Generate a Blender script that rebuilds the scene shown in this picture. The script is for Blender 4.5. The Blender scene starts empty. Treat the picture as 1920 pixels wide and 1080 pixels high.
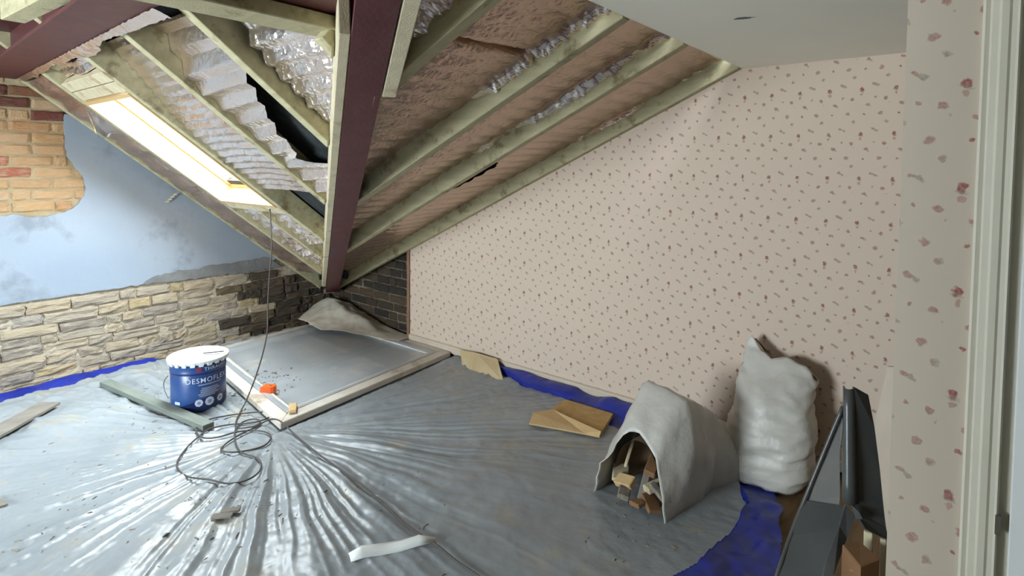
import bpy, bmesh, math, random
import numpy as np
from mathutils import Vector, Matrix

# ------------------------------------------------------------------ camera, sky, exposure
S = bpy.context.scene
COL = S.collection
H = 1.44
cam_d = bpy.data.cameras.new('camera')
cam_d.sensor_fit = 'HORIZONTAL'; cam_d.sensor_width = 36.0
cam_d.lens = 19.93; cam_d.shift_y = -0.0942; cam_d.clip_start = 0.02; cam_d.clip_end = 100
cam = bpy.data.objects.new('camera', cam_d); COL.objects.link(cam)
M = Matrix(((0.77543, -0.03503, 0.63046, 0), (0.63136, 0.02764, -0.77500, 0), (0.00972, 0.99900, 0.04354, H), (0, 0, 0, 1)))
cam.matrix_world = M
S.camera = cam
S.view_settings.view_transform = 'Standard'; S.view_settings.look = 'None'
S.view_settings.gamma = 1.0; S.view_settings.use_curve_mapping = False
S.view_settings.exposure = 0.0

W = bpy.data.worlds.new('overcast_sky'); S.world = W; W.use_nodes = True
bg = W.node_tree.nodes['Background']
bg.inputs['Color'].default_value = (0.84, 0.93, 1.0, 1); bg.inputs['Strength'].default_value = 60.0
SKY_WIN = None

def portal(loc, rot, sx, sy):
    l = bpy.data.lights.new('daylight_portal', 'AREA'); l.shape = 'RECTANGLE'; l.size = sx; l.size_y = sy
    l.cycles.is_portal = True
    o = bpy.data.objects.new('daylight_portal', l); o.location = loc; o.rotation_euler = rot; COL.objects.link(o)
portal((-3.71, 1.53, 1.66), (math.atan(0.79) * -1 , 0, 0), 0.72, 1.02)
portal((-2.55, -2.42, 1.05), (math.radians(90), 0, 0), 1.4, 1.2)  # portal of the added rear fill window

rng = random.Random(7)
nrng = np.random.RandomState(5)

# ------------------------------------------------------------------ small helpers
def tag(o, label=None, cat=None, group=None, kind=None):
    if label: o['label'] = label
    if cat: o['category'] = cat
    if group: o['group'] = group
    if kind: o['kind'] = kind
    return o

def link(name, me, parent=None):
    o = bpy.data.objects.new(name, me); COL.objects.link(o)
    if parent: o.parent = parent
    return o

def rebase(o):
    """move a top-level mesh object's origin to the middle of its base"""
    me = o.data; n = len(me.vertices); a = np.empty(n * 3); me.vertices.foreach_get('co', a); a = a.reshape(-1, 3)
    c = (a.min(0) + a.max(0)) / 2; c[2] = a[:, 2].min()
    me.vertices.foreach_set('co', (a - c).ravel()); o.location = c; me.update()
    return o

def empty(name, loc, label=None, cat=None, group=None):
    o = bpy.data.objects.new(name, None); o.location = loc; o.empty_display_size = 0.05; COL.objects.link(o)
    return tag(o, label, cat, group)

def mesh(name, verts, faces, mat, parent=None, smooth=False):
    me = bpy.data.meshes.new(name); me.from_pydata([tuple(v) for v in verts], [], faces)
    me.materials.append(mat)
    if smooth: me.polygons.foreach_set('use_smooth', [True] * len(me.polygons))
    me.update()
    o = link(name, me, parent)
    if parent is not None: o.matrix_parent_inverse = Matrix.Translation(-Vector(parent.location))
    return o

def grid(name, P, mat, parent=None, smooth=False, keep=None, solid=0.0):
    n, m = P.shape[:2]
    idx = np.arange(n * m).reshape(n, m)
    q = np.stack([idx[:-1, :-1], idx[1:, :-1], idx[1:, 1:], idx[:-1, 1:]], -1).reshape(-1, 4)
    if keep is not None: q = q[keep[:-1, :-1].ravel() & keep[1:, 1:].ravel() & keep[1:, :-1].ravel() & keep[:-1, 1:].ravel()]
    used = np.unique(q); mp = -np.ones(n * m, int); mp[used] = np.arange(len(used))
    q = mp[q]; V = P.reshape(-1, 3)[used]
    me = bpy.data.meshes.new(name)
    me.vertices.add(len(V)); me.vertices.foreach_set('co', V.astype(np.float32).ravel())
    me.loops.add(len(q) * 4); me.loops.foreach_set('vertex_index', q.ravel().astype(np.int32))
    me.polygons.add(len(q)); me.polygons.foreach_set('loop_start', np.arange(0, len(q) * 4, 4, dtype=np.int32))
    me.polygons.foreach_set('loop_total', np.full(len(q), 4, np.int32))
    me.polygons.foreach_set('use_smooth', [smooth] * len(q))
    me.update(calc_edges=True); me.validate()
    me.materials.append(mat)
    o = link(name, me, parent)
    if parent is not None: o.matrix_parent_inverse = Matrix.Translation(-Vector(parent.location))
    if solid:
        md = o.modifiers.new('thickness', 'SOLIDIFY'); md.thickness = solid; md.offset = -1
    return o

HEX = [(0, 3, 2, 1), (4, 5, 6, 7), (0, 1, 5, 4), (1, 2, 6, 5), (2, 3, 7, 6), (3, 0, 4, 7)]
def hexa(name, v8, mat, parent=None, bev=0.0):
    """v8: four bottom corners then the four above them"""
    bm = bmesh.new(); vs = [bm.verts.new(v) for v in v8]
    for f in HEX: bm.faces.new([vs[i] for i in f])
    bmesh.ops.recalc_face_normals(bm, faces=bm.faces)
    if bev: bmesh.ops.bevel(bm, geom=list(bm.edges), offset=bev, segments=1, affect='EDGES', clamp_overlap=True)
    me = bpy.data.meshes.new(name); bm.to_mesh(me); bm.free(); me.materials.append(mat)
    o = link(name, me, parent)
    if parent is not None: o.matrix_parent_inverse = Matrix.Translation(-Vector(parent.location))
    return o

def box(name, x0, x1, y0, y1, z0, z1, mat, parent=None, bev=0.0):
    return hexa(name, [(x0, y0, z0), (x1, y0, z0), (x1, y1, z0), (x0, y1, z0), (x0, y0, z1), (x1, y0, z1), (x1, y1, z1), (x0, y1, z1)], mat, parent, bev)

def beam(name, a, b, w, h, mat, parent=None, bev=0.002, up=(0, 0, 1)):
    """bar from a to b (centre of its bottom face), width w, height h"""
    a = Vector(a); b = Vector(b); d = (b - a).normalized(); s = d.cross(Vector(up)).normalized(); u = s.cross(d).normalized()
    s = s * w / 2; u = u * h
    return hexa(name, [a - s, a + s, b + s, b - s, a - s + u, a + s + u, b + s + u, b - s + u], mat, parent, bev)

def prism(name, poly, axis, t0, t1, mat, parent=None):
    """extrude a 2-D polygon: axis 'x' -> poly in (y,z); 'y' -> (x,z); 'z' -> (x,y)"""
    def P(p, t): return (t, p[0], p[1]) if axis == 'x' else ((p[0], t, p[1]) if axis == 'y' else (p[0], p[1], t))
    n = len(poly); bm = bmesh.new()
    A = [bm.verts.new(P(p, t0)) for p in poly]; B = [bm.verts.new(P(p, t1)) for p in poly]
    fa = bm.faces.new(A); fb = bm.faces.new(B[::-1])
    for i in range(n): bm.faces.new((A[i], B[i], B[(i + 1) % n], A[(i + 1) % n]))
    if n > 6:
        from mathutils.geometry import tessellate_polygon
        tris = tessellate_polygon([[Vector((p[0], p[1], 0)) for p in poly]])
        bm.faces.remove(fa); bm.faces.remove(fb)
        for q in tris:
            for R in (A, B):
                try: bm.faces.new([R[i] for i in q])
                except ValueError: pass
    bmesh.ops.recalc_face_normals(bm, faces=bm.faces)
    me = bpy.data.meshes.new(name); bm.to_mesh(me); bm.free(); me.materials.append(mat)
    o = link(name, me, parent)
    if parent is not None: o.matrix_parent_inverse = Matrix.Translation(-Vector(parent.location))
    return o

def tube(name, pts, r, mat, parent=None, seg=8, sub=6):
    """smooth tube through the points"""
    pts = [Vector(p) for p in pts]; C = []
    for i in range(len(pts) - 1):
        p0 = pts[max(i - 1, 0)]; p1 = pts[i]; p2 = pts[i + 1]; p3 = pts[min(i + 2, len(pts) - 1)]
        for k in range(sub):
            t = k / sub
            C.append(0.5 * ((2 * p1) + (p2 - p0) * t + (2 * p0 - 5 * p1 + 4 * p2 - p3) * t * t + (3 * p1 - p0 - 3 * p2 + p3) * t ** 3))
    C.append(pts[-1]); V = []; F = []; ref = Vector((0.3, 0.2, 1)).normalized()
    for i, c in enumerate(C):
        d = (C[min(i + 1, len(C) - 1)] - C[max(i - 1, 0)]).normalized()
        s = d.cross(ref)
        if s.length < 1e-4: s = d.cross(Vector((1, 0, 0)))
        s.normalize(); u = s.cross(d)
        for k in range(seg):
            a = 2 * math.pi * k / seg; V.append(c + (s * math.cos(a) + u * math.sin(a)) * r)
    for i in range(len(C) - 1):
        for k in range(seg): F.append((i * seg + k, i * seg + (k + 1) % seg, (i + 1) * seg + (k + 1) % seg, (i + 1) * seg + k))
    F.append(tuple(range(seg))[::-1]); F.append(tuple((len(C) - 1) * seg + k for k in range(seg)))
    return mesh(name, V, F, mat, parent, True)

def vnoise(x, y, seed=0):
    """smooth value noise in -1..1 on arrays"""
    x = np.asarray(x, float); y = np.asarray(y, float)
    xi = np.floor(x).astype(np.int64); yi = np.floor(y).astype(np.int64); fx = x - xi; fy = y - yi
    fx = fx * fx * fx * (fx * (fx * 6 - 15) + 10); fy = fy * fy * fy * (fy * (fy * 6 - 15) + 10)
    def h(a, b):
        k = (a * 374761393 + b * 668265263 + seed * 982451653) & 0x7fffffff
        k = ((k ^ (k >> 13)) * 1274126177) & 0x7fffffff
        k = k ^ (k >> 16)
        return (k & 0xffff) / 32767.5 - 1
    return (h(xi, yi) * (1 - fx) + h(xi + 1, yi) * fx) * (1 - fy) + (h(xi, yi + 1) * (1 - fx) + h(xi + 1, yi + 1) * fx) * fy

def fbm(x, y, seed=0, o=3):
    r = 0; a = 1
    for k in range(o): r = r + a * vnoise(x * 2 ** k, y * 2 ** k, seed + k * 17); a *= 0.5
    return r / 1.75

def sstep(a, b, x):
    t = np.clip((x - a) / (b - a), 0, 1); return t * t * (3 - 2 * t)

# ------------------------------------------------------------------ materials
def node_mat(name):
    m = bpy.data.materials.new(name); m.use_nodes = True
    nt = m.node_tree; return m, nt, nt.nodes['Principled BSDF']

def N(nt, t, **kw):
    n = nt.nodes.new(t)
    for k, v in kw.items(): setattr(n, k, v)
    return n

def pm(name, c1, c2=None, ns=8.0, rough=0.6, metal=0.0, bump=0.0, bs=40.0, spec=0.4, stretch=(1, 1, 1), lo=0.35, hi=0.65, c3=None, s3=2.0, objvar=0.0, coat=0.0):
    m, nt, b = node_mat(name); L = nt.links.new
    tc = N(nt, 'ShaderNodeTexCoord'); mp = N(nt, 'ShaderNodeMapping'); mp.inputs['Scale'].default_value = stretch
    L(tc.outputs['Object'], mp.inputs['Vector'])
    b.inputs['Roughness'].default_value = rough; b.inputs['Metallic'].default_value = metal
    b.inputs['Specular IOR Level'].default_value = spec; b.inputs['Coat Weight'].default_value = coat
    col = None
    if c2 is None: b.inputs['Base Color'].default_value = (*c1, 1)
    else:
        n = N(nt, 'ShaderNodeTexNoise'); n.inputs['Scale'].default_value = ns; n.inputs['Detail'].default_value = 6
        L(mp.outputs[0], n.inputs['Vector'])
        r = N(nt, 'ShaderNodeMapRange'); r.inputs['From Min'].default_value = lo; r.inputs['From Max'].default_value = hi
        L(n.outputs['Fac'], r.inputs['Value'])
        x = N(nt, 'ShaderNodeMix', data_type='RGBA'); x.inputs[6].default_value = (*c1, 1); x.inputs[7].default_value = (*c2, 1)
        L(r.outputs[0], x.inputs[0]); col = x.outputs[2]
        if c3:
            n2 = N(nt, 'ShaderNodeTexNoise'); n2.inputs['Scale'].default_value = s3; n2.inputs['Detail'].default_value = 8; n2.inputs['Roughness'].default_value = 0.65
            L(tc.outputs['Object'], n2.inputs['Vector'])
            r2 = N(nt, 'ShaderNodeMapRange'); r2.inputs['From Min'].default_value = 0.55; r2.inputs['From Max'].default_value = 0.68
            L(n2.outputs['Fac'], r2.inputs['Value'])
            x2 = N(nt, 'ShaderNodeMix', data_type='RGBA'); L(r2.outputs[0], x2.inputs[0]); L(col, x2.inputs[6]); x2.inputs[7].default_value = (*c3, 1); col = x2.outputs[2]
        if objvar:
            oi = N(nt, 'ShaderNodeObjectInfo'); hv = N(nt, 'ShaderNodeHueSaturation')
            r3 = N(nt, 'ShaderNodeMapRange'); r3.inputs['To Min'].default_value = 1 - objvar; r3.inputs['To Max'].default_value = 1 + objvar
            L(oi.outputs['Random'], r3.inputs['Value']); L(r3.outputs[0], hv.inputs['Value']); L(col, hv.inputs['Color']); col = hv.outputs[0]
        L(col, b.inputs['Base Color'])
    if bump:
        n = N(nt, 'ShaderNodeTexNoise'); n.inputs['Scale'].default_value = bs; n.inputs['Detail'].default_value = 5
        L(mp.outputs[0], n.inputs['Vector'])
        bp = N(nt, 'ShaderNodeBump'); bp.inputs['Strength'].default_value = bump; bp.inputs['Distance'].default_value = 0.01
        L(n.outputs['Fac'], bp.inputs['Height']); L(bp.outputs[0], b.inputs['Normal'])
    return m

def brick_mat(name, cols, mort=(0.3, 0.27, 0.22)):
    """colour picked per brick by the object's random number, mottled"""
    m, nt, b = node_mat(name); L = nt.links.new
    oi = N(nt, 'ShaderNodeObjectInfo'); cr = N(nt, 'ShaderNodeValToRGB'); cr.color_ramp.interpolation = 'CONSTANT'
    e = cr.color_ramp.elements
    while len(e) < len(cols): e.new(0.5)
    for i, c in enumerate(cols): e[i].position = i / len(cols); e[i].color = (*c, 1)
    L(oi.outputs['Random'], cr.inputs[0])
    tc = N(nt, 'ShaderNodeTexCoord'); va = N(nt, 'ShaderNodeVectorMath', operation='MULTIPLY_ADD')
    L(oi.outputs['Random'], va.inputs[2]); L(tc.outputs['Generated'], va.inputs[0]); va.inputs[1].default_value = (1, 1, 1)
    n = N(nt, 'ShaderNodeTexNoise'); n.inputs['Scale'].default_value = 3.5; n.inputs['Detail'].default_value = 7; n.inputs['Roughness'].default_value = 0.65
    L(va.outputs[0], n.inputs['Vector'])
    r = N(nt, 'ShaderNodeMapRange'); r.inputs['From Min'].default_value = 0.45; r.inputs['From Max'].default_value = 0.75
    L(n.outputs['Fac'], r.inputs['Value'])
    x = N(nt, 'ShaderNodeMix', data_type='RGBA'); L(r.outputs[0], x.inputs[0]); L(cr.outputs[0], x.inputs[6]); x.inputs[7].default_value = (*mort, 1)
    L(x.outputs[2], b.inputs['Base Color']); b.inputs['Roughness'].default_value = 0.9; b.inputs['Specular IOR Level'].default_value = 0.15
    n2 = N(nt, 'ShaderNodeTexNoise'); n2.inputs['Scale'].default_value = 9; n2.inputs['Detail'].default_value = 6; L(va.outputs[0], n2.inputs['Vector'])
    bp = N(nt, 'ShaderNodeBump'); bp.inputs['Strength'].default_value = 0.7; bp.inputs['Distance'].default_value = 0.012
    L(n2.outputs['Fac'], bp.inputs['Height']); L(bp.outputs[0], b.inputs['Normal'])
    return m

def wallpaper(name, ox, oz, base, base2):
    """printed sprigs on a 127 x 200 mm repeat; the print lies in the wall's x-z plane"""
    m, nt, b = node_mat(name); L = nt.links.new
    PX, PZ = 0.1271, 0.2
    tc = N(nt, 'ShaderNodeTexCoord')
    wn = N(nt, 'ShaderNodeTexNoise'); wn.inputs['Scale'].default_value = 90; wn.inputs['Detail'].default_value = 3
    L(tc.outputs['Object'], wn.inputs['Vector'])
    ws = N(nt, 'ShaderNodeVectorMath', operation='SUBTRACT'); L(wn.outputs['Color'], ws.inputs[0]); ws.inputs[1].default_value = (0.5, 0.5, 0.5)
    wm = N(nt, 'ShaderNodeVectorMath', operation='SCALE'); L(ws.outputs[0], wm.inputs[0]); wm.inputs['Scale'].default_value = 0.016
    wa = N(nt, 'ShaderNodeVectorMath', operation='ADD'); L(tc.outputs['Object'], wa.inputs[0]); L(wm.outputs[0], wa.inputs[1])
    sx = N(nt, 'ShaderNodeSeparateXYZ'); L(wa.outputs[0], sx.inputs[0])
    def mth(op, a, b_=None, c_=None):
        n = N(nt, 'ShaderNodeMath', operation=op)
        for i, v in enumerate((a, b_, c_)):
            if v is None: continue
            if isinstance(v, (int, float)): n.inputs[i].default_value = v
            else: L(v, n.inputs[i])
        return n.outputs[0]
    U = mth('DIVIDE', mth('SUBTRACT', sx.outputs['X'], ox), PX)
    V = mth('DIVIDE', mth('SUBTRACT', oz, sx.outputs['Z']), PZ)      # down positive
    bn = N(nt, 'ShaderNodeTexNoise'); bn.inputs['Scale'].default_value = 1.3; bn.inputs['Detail'].default_value = 3; L(tc.outputs['Object'], bn.inputs['Vector'])
    x0 = N(nt, 'ShaderNodeMix', data_type='RGBA'); L(bn.outputs['Fac'], x0.inputs[0]); x0.inputs[6].default_value = (*base, 1); x0.inputs[7].default_value = (*base2, 1)
    col = x0.outputs[2]
    pn = N(nt, 'ShaderNodeTexNoise'); pn.inputs['Scale'].default_value = 160; pn.inputs['Detail'].default_value = 2; L(tc.outputs['Object'], pn.inputs['Vector'])
    red = (0.27, 0.085, 0.072); pink = (0.31, 0.15, 0.12); grey = (0.25, 0.215, 0.17); rose = (0.35, 0.165, 0.135)
    # u, v offset in the repeat; half width, half height in metres; turn; colour; strength
    mot = [(0.0, -0.02, 0.0078, 0.0100, 0, red, 0.85), (0.0, 0.085, 0.0058, 0.0072, 0, rose, 0.60), (0.0, 0.02, 0.0125, 0.0035, 0.3, grey, 0.35),
           (0.37, -0.135, 0.0092, 0.0058, 0.5, red, 0.55), (0.475, -0.10, 0.0085, 0.0055, 0.5, grey, 0.65),
           (0.72, 0.19, 0.0085, 0.0075, 0.2, pink, 0.75), (0.41, 0.16, 0.0048, 0.0045, 0, red, 0.55),
           (0.17, 0.315, 0.0095, 0.0070, 0.25, red, 0.62), (0.24, 0.35, 0.0060, 0.0045, 0.2, grey, 0.5),
           (0.575, 0.52, 0.0096, 0.0086, -0.4, pink, 0.65), (0.09, 0.53, 0.0048, 0.0048, 0, red, 0.80),
           (0.76, 0.70, 0.0080, 0.0075, 0, grey, 0.50), (0.74, 0.71, 0.0055, 0.0055, 0, rose, 0.45), (0.82, 0.29, 0.003, 0.003, 0, grey, 0.4)]
    for (u, v, a, h, rt, c, st) in mot:
        du = mth('MULTIPLY', mth('SUBTRACT', mth('FRACT', mth('ADD', mth('SUBTRACT', U, u), 100.5)), 0.5), PX)
        dv = mth('MULTIPLY', mth('SUBTRACT', mth('FRACT', mth('ADD', mth('SUBTRACT', V, v), 100.5)), 0.5), PZ)
        ca, sa = math.cos(rt), math.sin(rt)
        p = mth('ADD', mth('MULTIPLY', du, ca / a), mth('MULTIPLY', dv, sa / a))
        q = mth('ADD', mth('MULTIPLY', du, -sa / h), mth('MULTIPLY', dv, ca / h))
        d2 = mth('ADD', mth('MULTIPLY', p, p), mth('MULTIPLY', q, q))
        mr = N(nt, 'ShaderNodeMapRange'); L(d2, mr.inputs['Value'])
        mr.inputs['From Min'].default_value = 1.25; mr.inputs['From Max'].default_value = 0.55
        mk = mth('MULTIPLY', mr.outputs[0], mth('MULTIPLY', mth('ADD', mth('MULTIPLY', pn.outputs['Fac'], 1.3), 0.35), st))
        mk = mth('MINIMUM', mk, 1.0)
        x = N(nt, 'ShaderNodeMix', data_type='RGBA'); L(mk, x.inputs[0]); L(col, x.inputs[6]); x.inputs[7].default_value = (*c, 1); col = x.outputs[2]
    L(col, b.inputs['Base Color']); b.inputs['Roughness'].default_value = 0.7; b.inputs['Specular IOR Level'].default_value = 0.25
    n2 = N(nt, 'ShaderNodeTexNoise'); n2.inputs['Scale'].default_value = 7; n2.inputs['Detail'].default_value = 6; L(tc.outputs['Object'], n2.inputs['Vector'])
    bp = N(nt, 'ShaderNodeBump'); bp.inputs['Strength'].default_value = 0.12; bp.inputs['Distance'].default_value = 0.02
    L(n2.outputs['Fac'], bp.inputs['Height']); L(bp.outputs[0], b.inputs['Normal'])
    return m

def foil_mat(name, c1, c2, rough, bs=55, bump=0.35, metal=0.9):
    return pm(name, c1, c2, 3.0, rough, metal, bump, bs, 0.5, lo=0.3, hi=0.7)

M_steel = pm('red_oxide_steel', (0.085, 0.020, 0.020), (0.105, 0.028, 0.028), 14, 0.5, 0, 0.12, 60, 0.45, c3=(0.085, 0.045, 0.05), s3=2.2)
M_timber = pm('treated_timber', (0.42, 0.38, 0.23), (0.52, 0.47, 0.30), 5, 0.75, 0, 0.25, 60, 0.25, stretch=(1, 6, 6), c3=(0.24, 0.19, 0.10), s3=9)
M_pale = pm('pale_softwood', (0.56, 0.49, 0.33), (0.65, 0.57, 0.40), 5, 0.7, 0, 0.2, 60, 0.25, stretch=(4, 4, 1), c3=(0.40, 0.30, 0.17), s3=9)
M_pine = pm('window_pine', (0.60, 0.40, 0.18), (0.66, 0.46, 0.22), 4, 0.35, 0, 0.05, 40, 0.4, stretch=(8, 1, 8))
M_felt = pm('roofing_felt', (0.022, 0.026, 0.028), (0.045, 0.050, 0.052), 18, 0.75, 0, 0.6, 30, 0.3)
M_foilA = foil_mat('foil_insulation_bright', (0.97, 0.90, 0.86), (0.92, 0.77, 0.67), 0.18, 70, 0.30, 0.96)
M_foilB = foil_mat('foil_insulation_copper', (0.58, 0.42, 0.33), (0.50, 0.36, 0.28), 0.27, metal=0.78)
M_plaster = pm('blue_grey_plaster', (0.255, 0.305, 0.375), (0.30, 0.345, 0.405), 1.6, 0.8, 0, 0.25, 14, 0.2, c3=(0.21, 0.24, 0.285), s3=3.2)
M_mortar = pm('old_mortar', (0.36, 0.31, 0.24), (0.47, 0.41, 0.32), 12, 0.95, 0, 0.8, 45, 0.1)
M_mortdark = pm('sooty_mortar', (0.10, 0.085, 0.07), (0.17, 0.145, 0.12), 12, 0.95, 0, 0.8, 45, 0.1)
M_brickA = brick_mat('stock_brick', [(0.36, 0.29, 0.20), (0.30, 0.25, 0.185), (0.33, 0.285, 0.225), (0.38, 0.315, 0.225), (0.25, 0.215, 0.18), (0.38, 0.295, 0.165), (0.32, 0.27, 0.20), (0.28, 0.25, 0.22)], (0.44, 0.375, 0.285))
M_brickA2 = brick_mat('sooted_shaded_stock_brick', [(0.085, 0.066, 0.050), (0.13, 0.10, 0.065), (0.060, 0.050, 0.040), (0.10, 0.075, 0.055)], (0.09, 0.07, 0.052))  # real soot, plus the corner's shade put into the brick colour
M_brickB = brick_mat('orange_brick', [(0.42, 0.255, 0.125), (0.45, 0.295, 0.165), (0.40, 0.23, 0.12), (0.33, 0.12, 0.08), (0.43, 0.275, 0.14), (0.45, 0.31, 0.19), (0.41, 0.26, 0.14), (0.44, 0.28, 0.16)], (0.43, 0.33, 0.22))
M_brickB2 = brick_mat('dark_red_brick', [(0.16, 0.055, 0.045), (0.20, 0.09, 0.05), (0.13, 0.05, 0.04)], (0.17, 0.11, 0.07))
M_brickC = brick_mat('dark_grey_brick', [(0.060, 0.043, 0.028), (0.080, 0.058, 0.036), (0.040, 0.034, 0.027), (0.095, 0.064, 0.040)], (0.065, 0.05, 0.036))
M_mortC = pm('pale_dirty_mortar', (0.08, 0.068, 0.052), (0.20, 0.17, 0.135), 9, 0.95, 0, 0.5, 45, 0.1)
M_mortB = pm('buff_mortar', (0.31, 0.25, 0.155), (0.38, 0.31, 0.20), 12, 0.95, 0, 0.7, 45, 0.1)
M_wallp = wallpaper('sprigged_wallpaper', -3.3246, 0.9978, (0.66, 0.52, 0.42), (0.63, 0.515, 0.41))
M_wallp2 = wallpaper('sprigged_wallpaper_nib_shaded', -0.016, 1.604, (0.52, 0.435, 0.345), (0.50, 0.43, 0.34))  # same paper as the back wall, the nib's shade put into a darker base
M_ceil = pm('ceiling_paint', (0.88, 0.85, 0.74), (0.86, 0.83, 0.72), 3, 0.85, 0, 0.05, 30, 0.2)
M_gloss = pm('cream_gloss_paint', (0.62, 0.58, 0.475), (0.58, 0.54, 0.44), 4, 0.35, 0, 0.05, 15, 0.4)
M_skirt = pm('cream_skirting_paint', (0.62, 0.52, 0.41), (0.56, 0.47, 0.37), 5, 0.5, 0, 0.05, 15, 0.35)
M_white = pm('white_paint', (0.80, 0.82, 0.80), None, rough=0.4)
M_board = pm('old_floorboards', (0.20, 0.13, 0.075), (0.27, 0.18, 0.10), 6, 0.8, 0, 0.3, 40, 0.2, stretch=(6, 1, 1))
M_room = pm('bare_render', (0.50, 0.47, 0.42), (0.44, 0.42, 0.38), 3, 0.9)
M_dark = pm('dark_void_lining', (0.05, 0.045, 0.04), (0.07, 0.06, 0.05), 5, 0.9)
M_poly = pm('polythene_sheet', (0.245, 0.272, 0.290), (0.305, 0.332, 0.350), 2.2, 0.36, 0, 0.22, 26, 0.55, c3=(0.34, 0.32, 0.27), s3=4)
M_tarp = pm('blue_tarpaulin', (0.008, 0.020, 0.22), (0.014, 0.030, 0.32), 6, 0.38, 0, 0.3, 18, 0.5)
M_film = pm('dusty_film', (0.33, 0.36, 0.385), (0.41, 0.43, 0.445), 3.0, 0.33, 0, 0.1, 12, 0.5, c3=(0.50, 0.48, 0.44), s3=5)
M_framew = pm('worn_white_paint', (0.66, 0.62, 0.55), (0.58, 0.52, 0.44), 9, 0.6, 0, 0.25, 50, 0.3, c3=(0.40, 0.33, 0.25), s3=6)
M_sheet = pm('dust_sheet_cloth', (0.58, 0.53, 0.44), (0.50, 0.45, 0.37), 6, 0.7, 0, 0.25, 30, 0.3)
M_sack = pm('white_woven_sack', (0.60, 0.575, 0.52), (0.53, 0.505, 0.455), 6, 0.42, 0, 0.35, 28, 0.45)
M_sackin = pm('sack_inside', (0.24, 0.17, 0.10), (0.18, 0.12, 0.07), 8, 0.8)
M_card = pm('cardboard', (0.52, 0.40, 0.23), (0.58, 0.46, 0.28), 7, 0.85, 0, 0.1, 30, 0.15)
M_ply = pm('chipboard', (0.50, 0.31, 0.12), (0.58, 0.38, 0.17), 20, 0.8, 0, 0.2, 60, 0.2)
M_plyedge = pm('pale_torn_board', (0.62, 0.43, 0.22), (0.56, 0.38, 0.19), 14, 0.8, 0, 0.2, 50, 0.2)
M_grey = pm('dark_grey_plastic', (0.060, 0.062, 0.060), (0.080, 0.083, 0.082), 5, 0.32, 0, 0.08, 20, 0.5)
M_greyb = pm('grey_plastic_face', (0.20, 0.195, 0.185), (0.16, 0.16, 0.155), 4, 0.36, 0, 0.08, 20, 0.5)
M_brown = pm('brown_cardboard_box', (0.20, 0.10, 0.045), (0.25, 0.13, 0.06), 7, 0.8)
M_bluetin = pm('blue_tin_print', (0.020, 0.060, 0.21), (0.030, 0.085, 0.27), 3.5, 0.3, 0, 0.0, 10, 0.5)
M_navy = pm('navy_tin_band', (0.012, 0.022, 0.10), None, rough=0.3)
M_lid = pm('white_tin_lid', (0.80, 0.82, 0.82), (0.72, 0.75, 0.76), 8, 0.35, 0, 0.05, 20, 0.5)
M_ink = pm('pale_print_ink', (0.55, 0.62, 0.75), None, rough=0.45)
M_inkg = pm('grey_print_ink', (0.24, 0.28, 0.42), None, rough=0.45)
M_red = pm('red_print_ink', (0.20, 0.035, 0.08), None, rough=0.45)
M_cable = pm('grey_cable_sheath', (0.07, 0.058, 0.052), None, rough=0.5)
M_orange = pm('orange_plastic', (0.85, 0.13, 0.02), (0.78, 0.11, 0.015), 9, 0.4)
M_green = pm('green_treated_batten', (0.17, 0.19, 0.165), (0.215, 0.235, 0.205), 6, 0.8, 0, 0.25, 50, 0.2, stretch=(1, 5, 5))
M_plank = pm('weathered_plank', (0.20, 0.18, 0.155), (0.26, 0.235, 0.20), 6, 0.8, 0, 0.25, 50, 0.2, stretch=(3, 1, 1))
M_chip = pm('rubble_chips', (0.30, 0.25, 0.19), (0.16, 0.14, 0.12), 40, 0.9)
M_batten = pm('brown_edge_batten', (0.22, 0.12, 0.075), (0.28, 0.16, 0.10), 9, 0.8)
M_plug = pm('dark_putty', (0.13, 0.15, 0.15), None, rough=0.8)
M_metal = pm('dull_metal', (0.30, 0.28, 0.24), None, rough=0.35, metal=0.8)
def clear_mat(name, tint, mixf, rough):
    m = bpy.data.materials.new(name); m.use_nodes = True; nt = m.node_tree; nt.nodes.clear(); L = nt.links.new
    o = N(nt, 'ShaderNodeOutputMaterial'); t = N(nt, 'ShaderNodeBsdfTransparent'); t.inputs[0].default_value = (*tint, 1)
    g = N(nt, 'ShaderNodeBsdfGlossy'); g.inputs['Roughness'].default_value = rough
    x = N(nt, 'ShaderNodeMixShader'); x.inputs[0].default_value = mixf
    L(t.outputs[0], x.inputs[1]); L(g.outputs[0], x.inputs[2]); L(x.outputs[0], o.inputs[0]); return m
M_glass = clear_mat('window_glass', (0.97, 0.985, 0.98), 0.06, 0.02)
M_clear = clear_mat('clear_polythene', (0.90, 0.92, 0.92), 0.30, 0.18)

# ------------------------------------------------------------------ roof geometry shared by everything
zA, sA, YA = 1.947, 0.79, 0.81          # slope A (with the roof window): z = zA - sA (y - YA)
sB, zB, XB = 0.465, 0.294, -4.48        # slope B: z = zB + sB (x - XB)
XL, YW = -4.60, 2.974                   # faces of the left wall and the papered wall
nA = Vector((0, sA, 1)).normalized(); nB = Vector((-sB, 0, 1)).normalized()
fA = lambda y: zA - sA * (y - YA)
fB = lambda x: zB + sB * (x - XB)
vX = lambda y: XB + (fA(y) - zB) / sB                      # valley: x for a given y
vY = lambda x: YA - (fB(x) - zA) / sA
vn = Vector((-0.507, -0.862, 0)); vd = Vector((1 / sB, -1 / sA, 1)).normalized()
def valley(z, s=0.0, dz=0.0):
    y = YA - (z - zA) / sA; x = XB + (z - zB) / sB
    return Vector((x, y, z + dz)) + vn * s
V0 = valley(0.35)
def a_end(x, s): return V0.y - (s + 0.507 * (x - V0.x)) / 0.862     # y where a line x=const is s to the A side of the valley
def b_end(y, s): return V0.x - (s + 0.862 * (y - V0.y)) / 0.507     # x where a line y=const is s to that side
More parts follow.
